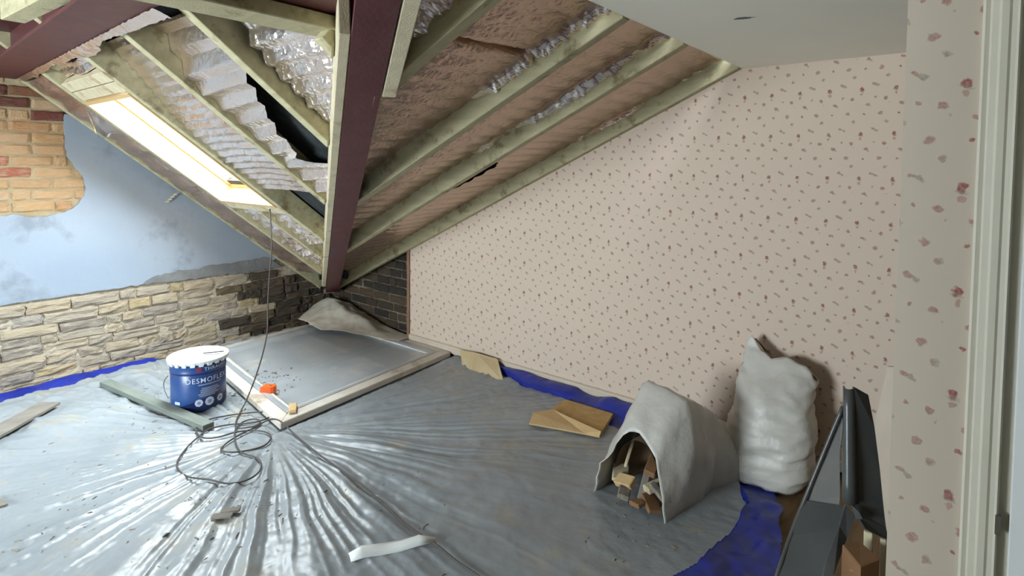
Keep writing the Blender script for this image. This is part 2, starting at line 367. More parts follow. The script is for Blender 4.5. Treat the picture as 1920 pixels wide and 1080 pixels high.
def beam_s(z): return -0.022 + (z - 0.35) / 1.45 * 0.067            # the steel does not run quite true to the valley

# ------------------------------------------------------------------ the setting
def struct(o): o['kind'] = 'structure'; return o
struct(box('floor', -4.75, 1.3, -2.3, 3.15, -0.12, 0.0, M_board))

# left wall: mortar bed, brick pieces, plaster skin
wl = struct(prism('wall_left', [(-2.3, -0.1), (3.2, -0.1), (3.2, fA(3.2) + 0.2), (0.0, fA(0) + 0.2), (-2.3, 3.0)], 'x', -4.85, XL - 0.020, M_mortar))
r2 = random.Random(11)
def edge_jag(pts, amp, step=0.035):
    out = []
    for i in range(len(pts) - 1):
        a = Vector(pts[i]); b = Vector(pts[i + 1]); n = max(1, int((b - a).length / step))
        for k in range(n):
            t = k / n; p = a.lerp(b, t)
            if k: p = p + Vector((r2.uniform(-amp, amp), r2.uniform(-amp, amp)))
            out.append((p.x, p.y))
    out.append(tuple(pts[-1])); return out
low_edge = edge_jag([(-2.3, 0.56), (0.7, 0.558), (1.25, 0.566), (1.75, 0.578), (2.1, 0.583), (2.28, 0.60), (2.47, fA(2.47) + 0.0)], 0.006)
patch = edge_jag([(1.035, 1.754), (1.027, 1.664), (1.034, 1.588), (1.041, 1.491), (1.082, 1.411), (1.129, 1.330), (1.140, 1.273), (1.127, 1.216), (1.076, 1.147), (1.019, 1.112), (0.923, 1.090), (0.856, 1.091), (0.780, 1.115), (0.705, 1.110), (0.3, 1.10), (0.15, 1.16)], 0.006, 0.02)
pl = prism('plaster', low_edge + [(1.6, fA(1.6) + 0.05), (1.12, fA(1.12) + 0.05)] + patch + [(0.15, 2.6), (-2.3, 2.9)], 'x', XL - 0.026, XL, M_plaster, wl)
sm = prism('mortar_smear', edge_jag([(1.464, 0.579), (1.523, 0.613), (1.702, 0.644), (1.841, 0.629), (1.920, 0.652), (2.117, 0.648), (2.385, 0.660), (2.517, 0.565), (2.247, 0.552), (1.951, 0.563), (1.682, 0.562)], 0.008, 0.03), 'x', XL - 0.01, XL + 0.004, pm('dark_mortar_smear', (0.16, 0.165, 0.17), (0.21, 0.21, 0.21), 9, 0.9, 0, 0.5, 30), wl)

def brick_proto(seed, rough):
    """unit brick, x = proud face at 1, y length 0..1, z height 0..1; chamfered and out of true"""
    r = random.Random(seed); bm = bmesh.new()
    ys = [0, 0.08, 0.36, 0.66, 0.92, 1]; zs = [0, 0.18, 0.55, 0.84, 1]
    V = {}
    for i, y in enumerate(ys):
        for j, z in enumerate(zs):
            edge = i in (0, 5) or j in (0, 4); corner = i in (0, 5) and j in (0, 4)
            V[i, j] = bm.verts.new((1 - (0.28 if edge else 0) - (0.12 if corner else 0) + r.uniform(-1, 1) * rough * (0.5 if edge else 1),
                                    y + r.uniform(-1, 1) * rough * 0.10, z + r.uniform(-1, 1) * rough * 0.26))
    for i in range(5):
        for j in range(4): bm.faces.new((V[i, j], V[i + 1, j], V[i + 1, j + 1], V[i, j + 1]))
    ring = [V[i, 0] for i in range(6)] + [V[5, j] for j in range(1, 5)] + [V[i, 4] for i in range(4, -1, -1)] + [V[0, j] for j in range(3, 0, -1)]
    back = [bm.verts.new((-0.6, v.co.y, v.co.z)) for v in ring]; n = len(ring)
    for k in range(n): bm.faces.new((ring[k], back[k], back[(k + 1) % n], ring[(k + 1) % n]))
    bmesh.ops.recalc_face_normals(bm, faces=bm.faces)
    me = bpy.data.meshes.new('brick'); bm.to_mesh(me); bm.free(); return me
def brick_set(mat, rough, n=8, s0=0):
    out = []
    for k in range(n):
        me = brick_proto(s0 + k, rough); me.materials.append(mat); out.append(me)
    return out
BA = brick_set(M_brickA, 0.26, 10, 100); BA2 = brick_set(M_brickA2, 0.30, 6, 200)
BB = brick_set(M_brickB, 0.14, 6, 300); BB2 = brick_set(M_brickB2, 0.14, 4, 330); BC = brick_set(M_brickC, 0.16, 6, 400)
def place_brick(me, face, y0, y1, z0, z1, parent, depth=0.026, tilt=0.0, axis='x', out=0.0):
    o = link('brick', me, parent)
    if axis == 'x':
        o.location = (face - depth + out, y0, z0); o.scale = (depth, y1 - y0, z1 - z0); o.rotation_euler = (tilt, 0, 0)
    else:   # a wall facing -y: local x -> -y, local y -> x
        o.location = (y0, face + depth - out, z0); o.scale = (depth, y1 - y0, z1 - z0); o.rotation_euler = (0, tilt, 0)
        o.matrix_basis = Matrix.Translation(o.location) @ Matrix(((0, 1, 0, 0), (-1, 0, 0, 0), (0, 0, 1, 0), (0, 0, 0, 1))) @ Matrix.Diagonal((depth, y1 - y0, z1 - z0, 1))
    return o
# lower band of rubbly stock bricks
z = -0.012; k = 0
while z < 0.66:
    hgt = r2.uniform(0.064, 0.078); y = -0.35 + r2.uniform(0, 0.15)
    while y < 2.99:
        ln = r2.choice([0.10, 0.13, 0.17, 0.20, 0.22, 0.24, 0.27]) * r2.uniform(0.9, 1.1)
        if y + ln > 3.0: ln = 3.0 - y
        yc = y + ln / 2
        top = 0.556 if yc < 2.05 else min(fA(yc) - 0.0, 0.556 + max(0, yc - 2.3) * 0.4)
        zz = z + 0.008 * math.sin(yc * 5 + k)
        if zz + hgt * 0.6 < top and ln > 0.04:
            soot_shade = r2.random() < (yc - 1.85) * 1.7  # soot and painted shade both get likelier towards the corner
            h2 = min(hgt, top + 0.012 - zz)
            place_brick(r2.choice(BA2 if soot_shade else BA), XL, y + 0.004, y + ln - 0.005, zz + 0.003, zz + h2 - 0.004, wl, 0.026, r2.uniform(-0.022, 0.022), out=r2.uniform(-0.007, 0.010))
        y += ln
    z += hgt; k += 1
yy = np.linspace(-0.5, 3.0, 360); zz_ = np.linspace(-0.02, 0.66, 80); Yg, Zg = np.meshgrid(yy, zz_, indexing='ij')
Xg = XL - 0.0105 + 0.009 * fbm(Yg * 9, Zg * 14, 141, 4) + 0.004 * fbm(Yg * 40, Zg * 40, 142, 2)
grid('mortar_smear', np.stack([Xg, Yg, Zg], -1), M_mortar, wl, False, (Zg < np.where(Yg < 2.3, 0.553, 0.553 + (Yg - 2.3) * 0.4)) & (Zg < zA - sA * (Yg - YA)) & (Yg < 2.25 + 0.15 * vnoise(Yg * 0, Zg * 9, 5)))
# bricks bared in the upper corner
zb = (0.708, 1.266)[1] - 0.0725 * 5
for k in range(17):
    z0 = zb + 0.0725 * k; y = 0.22 + (0.11 if k % 2 else 0.0)
    while y < 1.2:
        ln = r2.choice([0.215, 0.215, 0.105]); ye = y + ln
        lim = 1.145 if 1.17 < z0 < 1.36 else (1.07 if z0 < 1.17 else 1.045)
        ye = min(ye, lim)
        if ye - y > 0.035 and z0 + 0.03 < fA(ye) + 0.09 and not (z0 < 1.12 and ye > 0.98) and z0 > 1.06:
            dark = z0 > 1.63 and r2.random() < 0.75
            place_brick(r2.choice(BB2 if dark else BB), XL, y + 0.005, ye - 0.005, z0 + 0.005, z0 + 0.0665, wl, 0.024, r2.uniform(-0.008, 0.008), out=r2.uniform(-0.012, -0.004))
        y += ln
mb = prism('mortar_bed', [(0.16, 1.06), (1.17, 1.06), (1.17, 1.4), (1.07, 1.8), (0.8, fA(0.8) + 0.12), (0.16, fA(0.16) + 0.1)], 'x', XL - 0.022, XL - 0.0175, M_mortB, wl)

# back wall: papered lining, with a strip of bare dark brickwork beyond its edge
XE = (-3.458, 2.974, 0.551)[0]
wb = struct(prism('wall_back', [(XE, 0.035), (1.3, 0.035), (1.3, 2.0), (-0.925, 2.0), (XE, fB(XE) + 0.05)], 'y', YW, YW + 0.05, M_wallp))
prism('mortar_bed', [(-4.8, -0.1), (XE + 0.3, -0.1), (XE + 0.3, 1.1), (-4.8, 0.5)], 'y', YW + 0.075, YW + 0.2, M_mortC, wb)
box('hidden_wall_base', XE + 0.05, 1.3, YW + 0.055, YW + 0.2, -0.1, 2.0, M_dark, wb)
for k in range(12):
    z0 = -0.01 + 0.0735 * k; x = -4.72 + (0.11 if k % 2 else 0)
    while x < XE + 0.02:
        ln = r2.choice([0.215, 0.215, 0.105, 0.16]); xe = min(x + ln, XE + 0.03)
        if xe - x > 0.03 and z0 + 0.02 < fB(xe) + 0.06:
            place_brick(r2.choice(BC), YW + 0.065, x + 0.005, xe - 0.005, z0 + 0.005, z0 + 0.067, wb, 0.022, 0, 'y', r2.uniform(-0.006, 0.006))
        x += ln
struct(box('trim_2', XE - 0.028, XE + 0.001, YW - 0.012, YW + 0.06, 0.03, fB(XE) + 0.02, M_batten, None, 0.002))
tag(struct(prism('trim_3', edge_jag([(XE - 0.045, 0.05), (XE - 0.045, fB(XE) - 0.01), (XE - 0.027, fB(XE)), (XE - 0.027, 0.05)], 0.004, 0.03), 'y', YW + 0.005, YW + 0.06, M_sheet)))
# skirting with a stepped top
sk = [(YW - 0.016, 0.048), (YW - 0.016, 0.078), (YW - 0.013, 0.081), (YW - 0.013, 0.086), (YW - 0.017, 0.088), (YW - 0.014, 0.094), (YW - 0.006, 0.098), (YW, 0.099), (YW, 0.048)]
struct(prism('baseboard_back', sk, 'x', XE + 0.001, 1.3, M_skirt))

# nib wall beside the doorway, architrave, door
ND = 1.38
struct(box('wall_nib', -0.113, 0.005, ND, ND + 0.11, 0, 1.96, M_wallp2))
ar = [(0.003, ND + 0.002), (0.003, ND - 0.008), (0.007, ND - 0.012), (0.014, ND - 0.010), (0.017, ND - 0.014), (0.026, ND - 0.015), (0.030, ND - 0.018), (0.040, ND - 0.018), (0.044, ND - 0.015), (0.051, ND - 0.016), (0.0545, ND - 0.019), (0.0575, ND - 0.014), (0.0575, ND + 0.12), (0.003, ND + 0.12)]
tr = struct(prism('trim_1', ar, 'z', 0, 1.96, M_gloss))
struct(box('wall_door_head', 0.0575, 1.3, ND, ND + 0.11, 1.86, 1.96, M_room))
dj = struct(box('trim_4', 0.0575, 0.077, ND + 0.004, ND + 0.12, 0, 1.86, M_gloss))
dr = struct(box('door_1', 0.0735, 0.80, ND - 0.010, ND + 0.025, 0.005, 1.855, M_white, None, 0.002))
box('panel', 0.16, 0.70, ND - 0.016, ND - 0.008, 0.25, 0.80, M_white, dr, 0.004)
box('panel', 0.16, 0.70, ND - 0.016, ND - 0.008, 1.00, 1.72, M_white, dr, 0.004)
kp = (0.057, 1.370, 0.788)
box('strike_plate', kp[0] - 0.004, kp[0] + 0.004, ND - 0.0215, ND - 0.014, kp[2] - 0.018, kp[2] + 0.018, M_metal, tr)
struct(box('wall_door_side', 0.80, 1.3, ND, ND + 0.11, 0, 1.96, M_room))
struct(box('wall_right', 1.3, 1.4, -2.4, 3.2, -0.1, 2.2, M_room))

# ceilings, the far ends of the room behind the photographer, and the roof covering
ce = struct(prism('ceiling', [(-0.925, -2.3), (1.3, -2.3), (1.3, 3.1), (-0.925, 3.1)], 'z', 1.947, 2.05, M_ceil))
sp = (-0.615, 1.979, 1.947)
hole = mesh('old_rose_hole', [(sp[0] + 0.038 * math.cos(a) * rr, sp[1] + 0.014 * math.sin(a) * rr + 0.010 * math.cos(a), 1.9455) for rr, a in [(r2.uniform(0.55, 1.2), i * math.pi / 9) for i in range(18)]], [tuple(range(18))], M_plug, ce)
wf = struct(empty('wall_front', (0, 0, 0)))
for (x0, x1, z0, z1) in [(-4.85, -3.25, 0, 2.5), (-1.85, 1.4, 0, 2.5), (-3.25, -1.85, 0, 0.5), (-3.25, -1.85, 1.65, 2.5)]:
    box('wall_panel', x0, x1, -2.4, -2.3, z0 - 0.1 if z0 == 0 else z0, z1, M_room, wf)
struct(box('added_shade_wall', -1.10, 1.35, -0.62, -0.55, 0, 1.96, M_room))  # unseen wall stub, added to keep window light off the nib
w2 = struct(empty('added_fill_window', (0, 0, 0)))  # unseen window, added behind the camera for fill light
for (x0, x1, z0, z1) in [(-3.25, -1.85, 0.50, 0.55), (-3.25, -1.85, 1.60, 1.65), (-3.25, -3.20, 0.55, 1.60), (-1.90, -1.85, 0.55, 1.60), (-2.575, -2.525, 0.55, 1.60)]:
    box('window_frame', x0, x1, -2.38, -2.32, z0, z1, M_white, w2)
box('pane', -3.20, -2.575, -2.352, -2.348, 0.55, 1.60, M_glass, w2); box('pane', -2.525, -1.90, -2.352, -2.348, 0.55, 1.60, M_glass, w2)
rf = struct(empty('roof', (0, 0, 0)))
def slab(name, pts, off, thick, n, f, mat):
    P = [Vector((x, y, f(x, y))) + n * off for x, y in pts]; Q = [p + n * thick for p in P]; k = len(P)
    return mesh(name, P + Q, [tuple(range(k)), tuple(range(2 * k - 1, k - 1, -1))] + [(i, i + k, (i + 1) % k + k, (i + 1) % k) for i in range(k)], mat, rf)
A_ = lambda x, y: fA(y); B_ = lambda x, y: fB(x)
SX0, SX1, SY0, SY1 = -4.038, -3.335, 1.022, 1.772          # roof-window opening
fo = 0.128
slab('felt_slope', [(-4.85, -0.3), (SX0 - 0.02, -0.3), (SX0 - 0.02, a_end(SX0 - 0.02, -0.005)), (-4.36, 2.98), (-4.85, 3.15)], fo, 0.03, nA, A_, M_felt)
slab('felt_slope', [(SX0 - 0.02, -0.3), (SX1 + 0.02, -0.3), (SX1 + 0.02, SY0 - 0.05), (SX0 - 0.02, SY0 - 0.05)], fo, 0.03, nA, A_, M_felt)
slab('felt_slope', [(SX0 - 0.02, SY1 - 0.05), (SX1 + 0.02, SY1 - 0.05), (SX1 + 0.02, a_end(SX1 + 0.02, -0.005)), (SX0 - 0.02, a_end(SX0 - 0.02, -0.005))], fo, 0.03, nA, A_, M_felt)
slab('felt_slope', [(SX1 + 0.02, -0.3), (-0.85, -0.3), (-0.85, a_end(-0.85, -0.005)), (SX1 + 0.02, a_end(SX1 + 0.02, -0.005))], fo, 0.03, nA, A_, M_felt)
slab('felt_slope', [(-4.85, 3.2), (-4.85, b_end(3.2, 0.12) * 0 + 3.05), (-0.85, a_end(-0.85, 0.005)), (-0.85, 3.2)], fo, 0.03, nB, B_, M_felt)
box('ridge_lining', -4.85, -0.9, -2.4, -0.25, 2.42, 2.5, M_dark, rf); box('ridge_lining', -4.85, -0.85, -0.34, -0.28, 2.4, 3.1, M_dark, rf)
box('ridge_lining', -0.9, -0.85, -2.4, 1.1, 2.0, 3.1, M_dark, rf)

# ------------------------------------------------------------------ rafters and steel
def rafterA(x0, y0, w=0.05, d=0.118, s=None, y1=None, label=None, name='rafter', mat=M_timber, grp='rafters of the roof slope with the skylight'):
    def ye(x):
        if y1 is not None: return y1
        e = a_end(x, 0.1)
        return a_end(x, beam_s(fA(e)) + 0.062 + 0.034)
    b = [Vector((x0, y0, fA(y0))), Vector((x0 + w, y0, fA(y0))), Vector((x0 + w, ye(x0 + w), fA(ye(x0 + w)))), Vector((x0, ye(x0), fA(ye(x0))))]
    t = [p + nA * d for p in b]
    # plumb cut where it meets the hip board
    o = hexa(name, b + t, mat, None, 0.003); rebase(o); return tag(o, label, 'rafter', grp)
rafterA(-4.60, 0.45, 0.045, label='rafter fixed along the blue plastered wall, its pale lower edge following the plaster')
rafterA(-4.11, 0.45, label='rafter on the wall side of the bright skylight with clear plastic hanging from it')
rafterA(-3.70, 1.86, 0.04, label='short thin rafter in the middle of the bay directly below the skylight')
rafterA(-3.31, 0.45, label='rafter on the room side of the bright skylight, running down to the steel')
rafterA(-2.70, 0.45, label='first whole rafter to the right of the skylight, between two foil covered bays')
rafterA(-2.11, 0.45, label='rafter bordering the black felt gap, with a dark shaded side')
rafterA(-1.575, 0.97, label='shortest rafter, a stub under the level timber at the top of the red steel')
# trimmers round the skylight
for (ya, yb, lb) in [(0.895, 0.945, 'upper of the two pale trimmer boards across the head of the skylight'), (0.95, 1.0, 'lower trimmer board touching the head of the skylight'), (1.795, 1.845, 'trimmer board across the foot of the skylight where the cable is tied')]:
    o = hexa('trimmer', [Vector((x, y, fA(y))) + nA * h for h in (0.004, 0.115) for (x, y) in ((-4.058, ya), (-3.312, ya), (-3.312, yb), (-4.058, yb))], M_pale, None, 0.003)
    tag(rebase(o), lb, 'timber', 'trimmers around the skylight')

def rafterB(y1, label, x1=-0.93, w=0.05, d=0.118, s=-0.085):
    y0 = y1 - w
    xs = lambda y: b_end(y, beam_s(fB(b_end(y, -0.04))) - 0.034)
    b = [Vector((xs(y0), y0, fB(xs(y0)))), Vector((x1, y0, fB(x1))), Vector((x1, y1, fB(x1))), Vector((xs(y1), y1, fB(xs(y1))))]
    o = hexa('rafter', b + [p + nB * d for p in b], M_timber, None, 0.003)
    return tag(rebase(o), label, 'rafter', 'rafters of the slope above the papered wall')
rafterB(2.974, 'rafter lying against the top of the flowered wallpaper')
rafterB(2.290, 'knotty rafter next in from the one lying on the flowered wallpaper')
rafterB(1.775, 'rafter with a crumpled silver strip along its upper part, third out from the wallpaper')
rafterB(1.212, 'rafter farthest out from the wallpaper, starting beside the red steel')

def steel(name, a, b, w, h, label, roll=(0, 0, 1)):
    a = Vector(a); b = Vector(b); e = empty(name, (a.x, a.y, min(a.z, b.z)), label, 'steel beam')
    d = (b - a).normalized(); s = d.cross(Vector(roll)).normalized(); u = s.cross(d).normalized()
    beam('bottom_flange', a, b, w, 0.014, M_steel, e, 0.002); beam('top_flange', a + u * (h - 0.014), b + u * (h - 0.014), w, 0.014, M_steel, e, 0.002)
    beam('web', a + u * 0.0135, b + u * 0.0135, 0.012, h - 0.027, M_steel, e, 0.0); return e
vb = steel('valley_steel', valley(0.285, beam_s(0.285) - 0.002), valley(1.86, beam_s(1.86)), 0.112, 0.13, 'dark red steel beam running down the roof valley into the brick corner')
steel('ridge_steel', (-4.84, 0.716, 1.952), (-1.62, 0.612, 1.952), 0.190, 0.20, 'dark red steel beam across the upper edge of the skylight slope')
steel('tie_steel', (-1.48, -0.6, 1.898), (-1.48, 1.10, 1.898), 0.30, 0.20, 'dark red level steel beam joining the head of the sloping valley beam')
# boards either side of the valley steel
def valley_board(z0, z1, ds0, ds1, w, h, label, mat):
    o = beam('valley_board', valley(z0, beam_s(z0) + ds0), valley(z1, beam_s(z1) + ds1), w, h, mat, None, 0.003)
    return tag(rebase(o), label, 'timber')
valley_board(0.40, 1.79, 0.073, 0.073, 0.032, 0.16, 'pale board fixed along the skylight side of the sloping red steel', M_pale)
valley_board(1.665, 1.98, -0.083, -0.083, 0.046, 0.10, 'pale board hanging beside the top of the red steel, on the papered wall side', M_pale)
o = hexa('level_timber', [(-1.66, 0.40, 1.85), (-1.515, 0.40, 1.85), (-1.515, 1.150, 1.85), (-1.645, 1.150, 1.85), (-1.66, 0.40, 1.893), (-1.515, 0.40, 1.893), (-1.515, 1.150, 1.893), (-1.645, 1.150, 1.893)], M_timber, None, 0.003)
tag(rebase(o), 'level green tinged timber tucked under the top of the red steel', 'timber')
o = beam('ceiling_joist', (-2.89, 0.497, 1.98), (-1.7, 0.560, 1.98), 0.075, 0.10, M_timber, None, 0.003)
tag(rebase(o), 'pale joist beyond the upper red beam in the top corner of the roof', 'timber')
o = beam('post', (-2.975, 0.447, 1.968), (-2.975, 0.447, 2.42), 0.05, 0.06, M_timber, None, 0.003)
tag(rebase(o), 'pale upright at the very edge of view beyond the upper red beam', 'timber')

# ------------------------------------------------------------------ roof window
wi = struct(empty('window_1', (0, 0, 0)))
def ring(name, x0, x1, y0, y1, h0, h1, t, mat):
    def bar(xa, xb, ya, yb):
        hexa(name, [Vector((x, y, fA(y))) + nA * h for h in (h0, h1) for (x, y) in ((xa, ya), (xb, ya), (xb, yb), (xa, yb))], mat, wi, 0.001)
    bar(x0, x0 + t, y0, y1); bar(x1 - t, x1, y0, y1); bar(x0 + t, x1 - t, y0, y0 + t); bar(x0 + t, x1 - t, y1 - t, y1)
ring('lining_board', SX0 - 0.018, SX1 + 0.018, SY0 - 0.015, SY1 + 0.015, -0.004, 0.116, 0.018, M_pine)
ring('window_frame', SX0 - 0.018, SX1 + 0.018, SY0 - 0.015, SY1 + 0.015, 0.116, 0.215, 0.034, M_pine)
ring('sash', SX0 + 0.012, SX1 - 0.012, SY0 + 0.015, SY1 - 0.015, 0.200, 0.240, 0.040, M_pine)
hexa('pane', [Vector((x, y, fA(y))) + nA * h for h in (0.222, 0.226) for (x, y) in ((SX0 + 0.04, SY0 + 0.04), (SX1 - 0.04, SY0 + 0.04), (SX1 - 0.04, SY1 - 0.04), (SX0 + 0.04, SY1 - 0.04))], M_glass, wi)

# ------------------------------------------------------------------ foil insulation
def interp(pts): 
    ys = [p[0] for p in pts]; vs = [p[1] for p in pts]
    return lambda y: np.interp(y, ys, vs)
def foil(name, slope, u0, u1, v0, v1, rec, seed, label, nu=56, nv=150,  pleat=0.075, amp=0.011, crk=0.004, mat=None, keep=None, hole=None, lip=0, prof=None, warp=1.0):
    """slope A: u = x across, v = y down the slope; slope B: u = y across, v = x up the slope. u0/u1 may follow v."""
    v = np.linspace(v0, v1, nv); t = np.linspace(0, 1, nu)
    a = np.array([u0(q) if callable(u0) else u0 for q in v]); b = np.array([u1(q) if callable(u1) else u1 for q in v])
    jag = 0.012 * fbm(v * 30, v * 0, seed + 9)
    b2 = b + (jag if callable(u1) else 0)
    U = a[:, None] + (b2 - a)[:, None] * t[None]; Vv = np.repeat(v[:, None], nu, 1)
    ph = Vv / pleat + warp * 0.30 * fbm(U * 2.5, Vv * 2.2, seed) + warp * 0.10 * fbm(U * 12, Vv * 6, seed + 3)
    tri = np.abs(ph - np.floor(ph) - 0.5) * 4 - 1
    ampv = amp * (0.45 + 0.8 * (0.5 + 0.5 * vnoise(U * 3, Vv * 4, seed + 5)))
    h = tri * ampv
    h = h + crk * fbm(U * 16, Vv * 46, seed + 21, 3) + 0.6 * crk * np.abs(fbm(U * 38, Vv * 40, seed + 31, 2))
    R = rec(U, Vv, np.repeat(t[None], nv, 0)) + h
    if slope == 'A':
        base = np.stack([U, Vv, zA - sA * (Vv - YA)], -1); n = np.array(nA)
    else:
        base = np.stack([Vv, U, zB + sB * (Vv - XB)], -1); n = np.array(nB)
    P = base + n * np.clip(R, 0.004, 0.122)[..., None]
    kp = None
    if hole is not None: kp = ~hole(U, Vv)
    o = grid(name, P, mat or M_foilA, None, False, kp)
    if lip:
        o.data.materials.append(M_foilA); me = o.data; n_ = len(me.polygons); cc = np.empty(n_ * 3); me.polygons.foreach_get('center', cc); cc = cc.reshape(-1, 3)
        tt = (cc[:, 1] - u0) / (u1 - u0) + 0.03 * fbm(cc[:, 0] * 11, cc[:, 0] * 0, seed + 50)
        me.polygons.foreach_set('material_index', ((tt > 1 - lip) & (np.interp(cc[:, 0], [p[0] for p in prof], [p[1] for p in prof]) > 0.18)).astype(np.int32))  # brighter foil on the rolled edge paints in the light it reflects
    rebase(o); return tag(o, label, 'insulation', 'foil insulation between rafters')
rafters_end = lambda off: (lambda x, y: 0)
foil('foil_insulation', 'A', -4.55, -4.116, 0.84, 2.62, lambda u, v, t: 0.010 + 0.055 * sstep(0.05, 0.75, t) * (0.8 + 0.3 * vnoise(u * 6, v * 5, 1)) + 0.012 * vnoise(u * 7, v * 9, 2) * sstep(0, 0.2, t), 3, 'narrow dull foil strip between the blue wall and the skylight', 40, 190, 0.16, 0.010, 0.006, M_foilB)
foil('foil_insulation', 'A', -4.055, -3.315, 0.80, 0.89, lambda u, v, t: 0.055 + 0.02 * vnoise(u * 8, v * 8, 2), 5, 'small crumpled foil patch above the head of the skylight', 60, 24, 0.05, 0.010, 0.010)
foil('foil_insulation', 'A', -4.055, lambda y: min(-3.705, vX(y) - 0.20), 1.87, 2.55, lambda u, v, t: 0.020 + 0.03 * t + 0.02 * vnoise(u * 7, v * 6, 8), 7, 'crumpled foil below the skylight on the wall side of the short rafter', 36, 80, 0.07, 0.012, 0.010)
foil('foil_insulation', 'A', -3.655, lambda y: min(-3.315, vX(y) - 0.20), 1.87, 2.21, lambda u, v, t: 0.020 + 0.03 * t + 0.02 * vnoise(u * 7, v * 6, 9), 8, 'crumpled foil below the skylight on the steel side of the short rafter', 30, 44, 0.06, 0.012, 0.009)
rc = interp([(0.8, 0.112), (0.95, 0.105), (1.1, 0.065), (1.25, 0.03), (1.45, 0.022), (1.72, 0.055)])
foil('foil_insulation', 'A', -3.257, -2.702, 0.83, 1.665, lambda u, v, t: np.interp(v, [0.8, 0.95, 1.1, 1.25, 1.45, 1.70], [0.110, 0.095, 0.050, 0.020, 0.014, 0.03]) + 0.02 * t * (1 - t) + 0.010 * t * vnoise(u * 5, v * 5, 3), 12, 'pleated pinkish foil in the bay just right of the skylight', 80, 260, 0.042, 0.0075, 0.0045, warp=0.8)
xr = interp([(0.80, -2.12), (0.92, -2.13), (1.012, -2.19), (1.113, -2.31), (1.196, -2.39), (1.317, -2.49), (1.405, -2.49), (1.455, -2.57), (1.47, -2.50), (1.485, -2.30), (1.50, -2.20), (1.53, -2.215), (1.60, -2.38), (1.74, -2.60)])
foil('foil_insulation', 'A', -2.648, lambda y: float(xr(y)), 0.83, 1.735, lambda u, v, t: 0.020 + 0.028 * t + 0.085 * sstep(1.06, 0.85, v) * (1 - 0.4 * t) + 0.008 * vnoise(u * 5, v * 5, 13), 13, 'widely pleated foil sheet torn back to show black felt', 80, 300, 0.080, 0.014, 0.0022, warp=0.25)
xl5 = interp([(0.83, -1.99), (0.965, -2.02), (1.06, -2.05), (1.33, -2.05)])
xr5 = interp([(0.83, -1.66), (1.06, -1.64), (1.12, -1.68), (1.208, -1.83), (1.30, -1.99), (1.335, -2.04)])
foil('foil_insulation', 'A', lambda y: float(xl5(y)), lambda y: float(xr5(y)), 0.84, 1.33, lambda u, v, t: 0.055 + 0.055 * sstep(0.98, 0.86, v) + 0.01 * vnoise(u * 5, v * 5, 15), 17, 'bright silver foil triangle beside the head of the red steel', 80, 200, 0.062, 0.011, 0.008)
# foil over slope B: the sheet rolls down over the next rafter's face at its far edge
def recB(seed, lipw=0.13, dip=0.06, d0=0.088, prof=None, fold=None):
    def f(u, v, t):
        wob = 0.5 + 0.5 * vnoise(v * 4.5, v * 0, seed); lip = sstep(1 - lipw, 1.0, t)
        wob = 0.35 + 0.65 * wob; pr = np.interp(v, [p[0] for p in prof], [p[1] for p in prof]); wob = wob * pr; lip = lip * np.clip(pr * 2, 0.0, 1)
        return d0 - 0.014 * np.sin(np.pi * t) - lip * dip * (0.10 + 0.95 * wob) + lip * 0.010 * (1 - 2 * np.abs(fbm(v * 26 + t * 9, t * 5, seed + 1))) + 0.006 * vnoise(u * 4, v * 3, seed + 2) + (fold(u, v) if fold else 0)
    return f
def bx(off): return lambda q: 0
def foilB(y0, y1, seed, label, **kw):
    def rect(u0, u1, x0, x1): pass
    # the lower end is cut along the valley: drop the faces beyond it
    xmin = b_end(y1, 0.03); PR = kw.pop('prof')
    cut = lambda U, Vv: ((U - V0.y) * vn.y + (Vv - V0.x) * vn.x) > (beam_s(zB + sB * (Vv - XB)) - 0.020)
    hl = kw.pop('hole', None)
    hole = (lambda U, Vv: cut(U, Vv) | hl(U, Vv)) if hl else cut
    return foil('foil_insulation', 'B', y0, y1, xmin, -0.928, recB(seed, kw.pop('lipw', 0.13), kw.pop('dip', 0.06), kw.pop('d0', 0.088), PR, kw.pop('fold', None)), seed, label, kw.pop('nu', 60), kw.pop('nv', 300), kw.pop('pleat', 0.085), kw.pop('amp', 0.0042), kw.pop('crk', 0.0026), kw.pop('mat', M_foilB), None, hole, kw.pop('lip', 0.075), PR)
foilB(2.292, 2.922, 21, 'brown foil sheet in the lowest bay, just above the flowered wallpaper', prof=[(-3.0, 0.0), (-2.5, 0.3), (-2.3, 0), (-1.9, 0.05), (-1.75, 0.7), (-1.45, 0.5), (-1.35, 0.1), (-1.2, 0.1), (-0.98, 0.5)], dip=0.05, lipw=0.07, lip=0.03, hole=lambda U, Vv: (np.abs((U - 2.36) - 0.25 * (Vv + 2.75)) < 0.055 * np.sqrt(np.clip(1 - ((Vv + 2.55) / 0.42) ** 2, 0, 1))))
foilB(1.777, 2.238, 22, 'brown foil sheet in the bay second up from the flowered wallpaper', prof=[(-2.9, 0.1), (-2.1, 0.1), (-1.95, 0.45), (-1.85, 0.15), (-1.70, 0.4), (-1.55, 1.0), (-1.35, 1.0), (-1.15, 0.6), (-0.95, 0.5)], dip=0.075, lipw=0.12)
foilB(1.214, 1.723, 23, 'widest brown foil sheet with a long dark fold, beside the red steel', prof=[(-2.5, 0.5), (-2.35, 0.35), (-2.2, 0.0), (-1.65, 0.0), (-1.45, 0.6), (-1.3, 0.9), (-0.95, 0.8)], dip=0.080, lipw=0.13, crk=0.004, fold=lambda u, v: 0.045 * np.exp(-(((v + 1.285) - 0.06 * (u - 1.40)) / 0.010) ** 2))
foilB(0.62, 1.160, 24, 'streaky shiny foil in the top bay beside the pale hanging board', prof=[(-2, 0.8), (-0.9, 0.9)], dip=0.06, pleat=0.10, amp=0.012, crk=0.008, lip=0.2, mat=M_foilA)
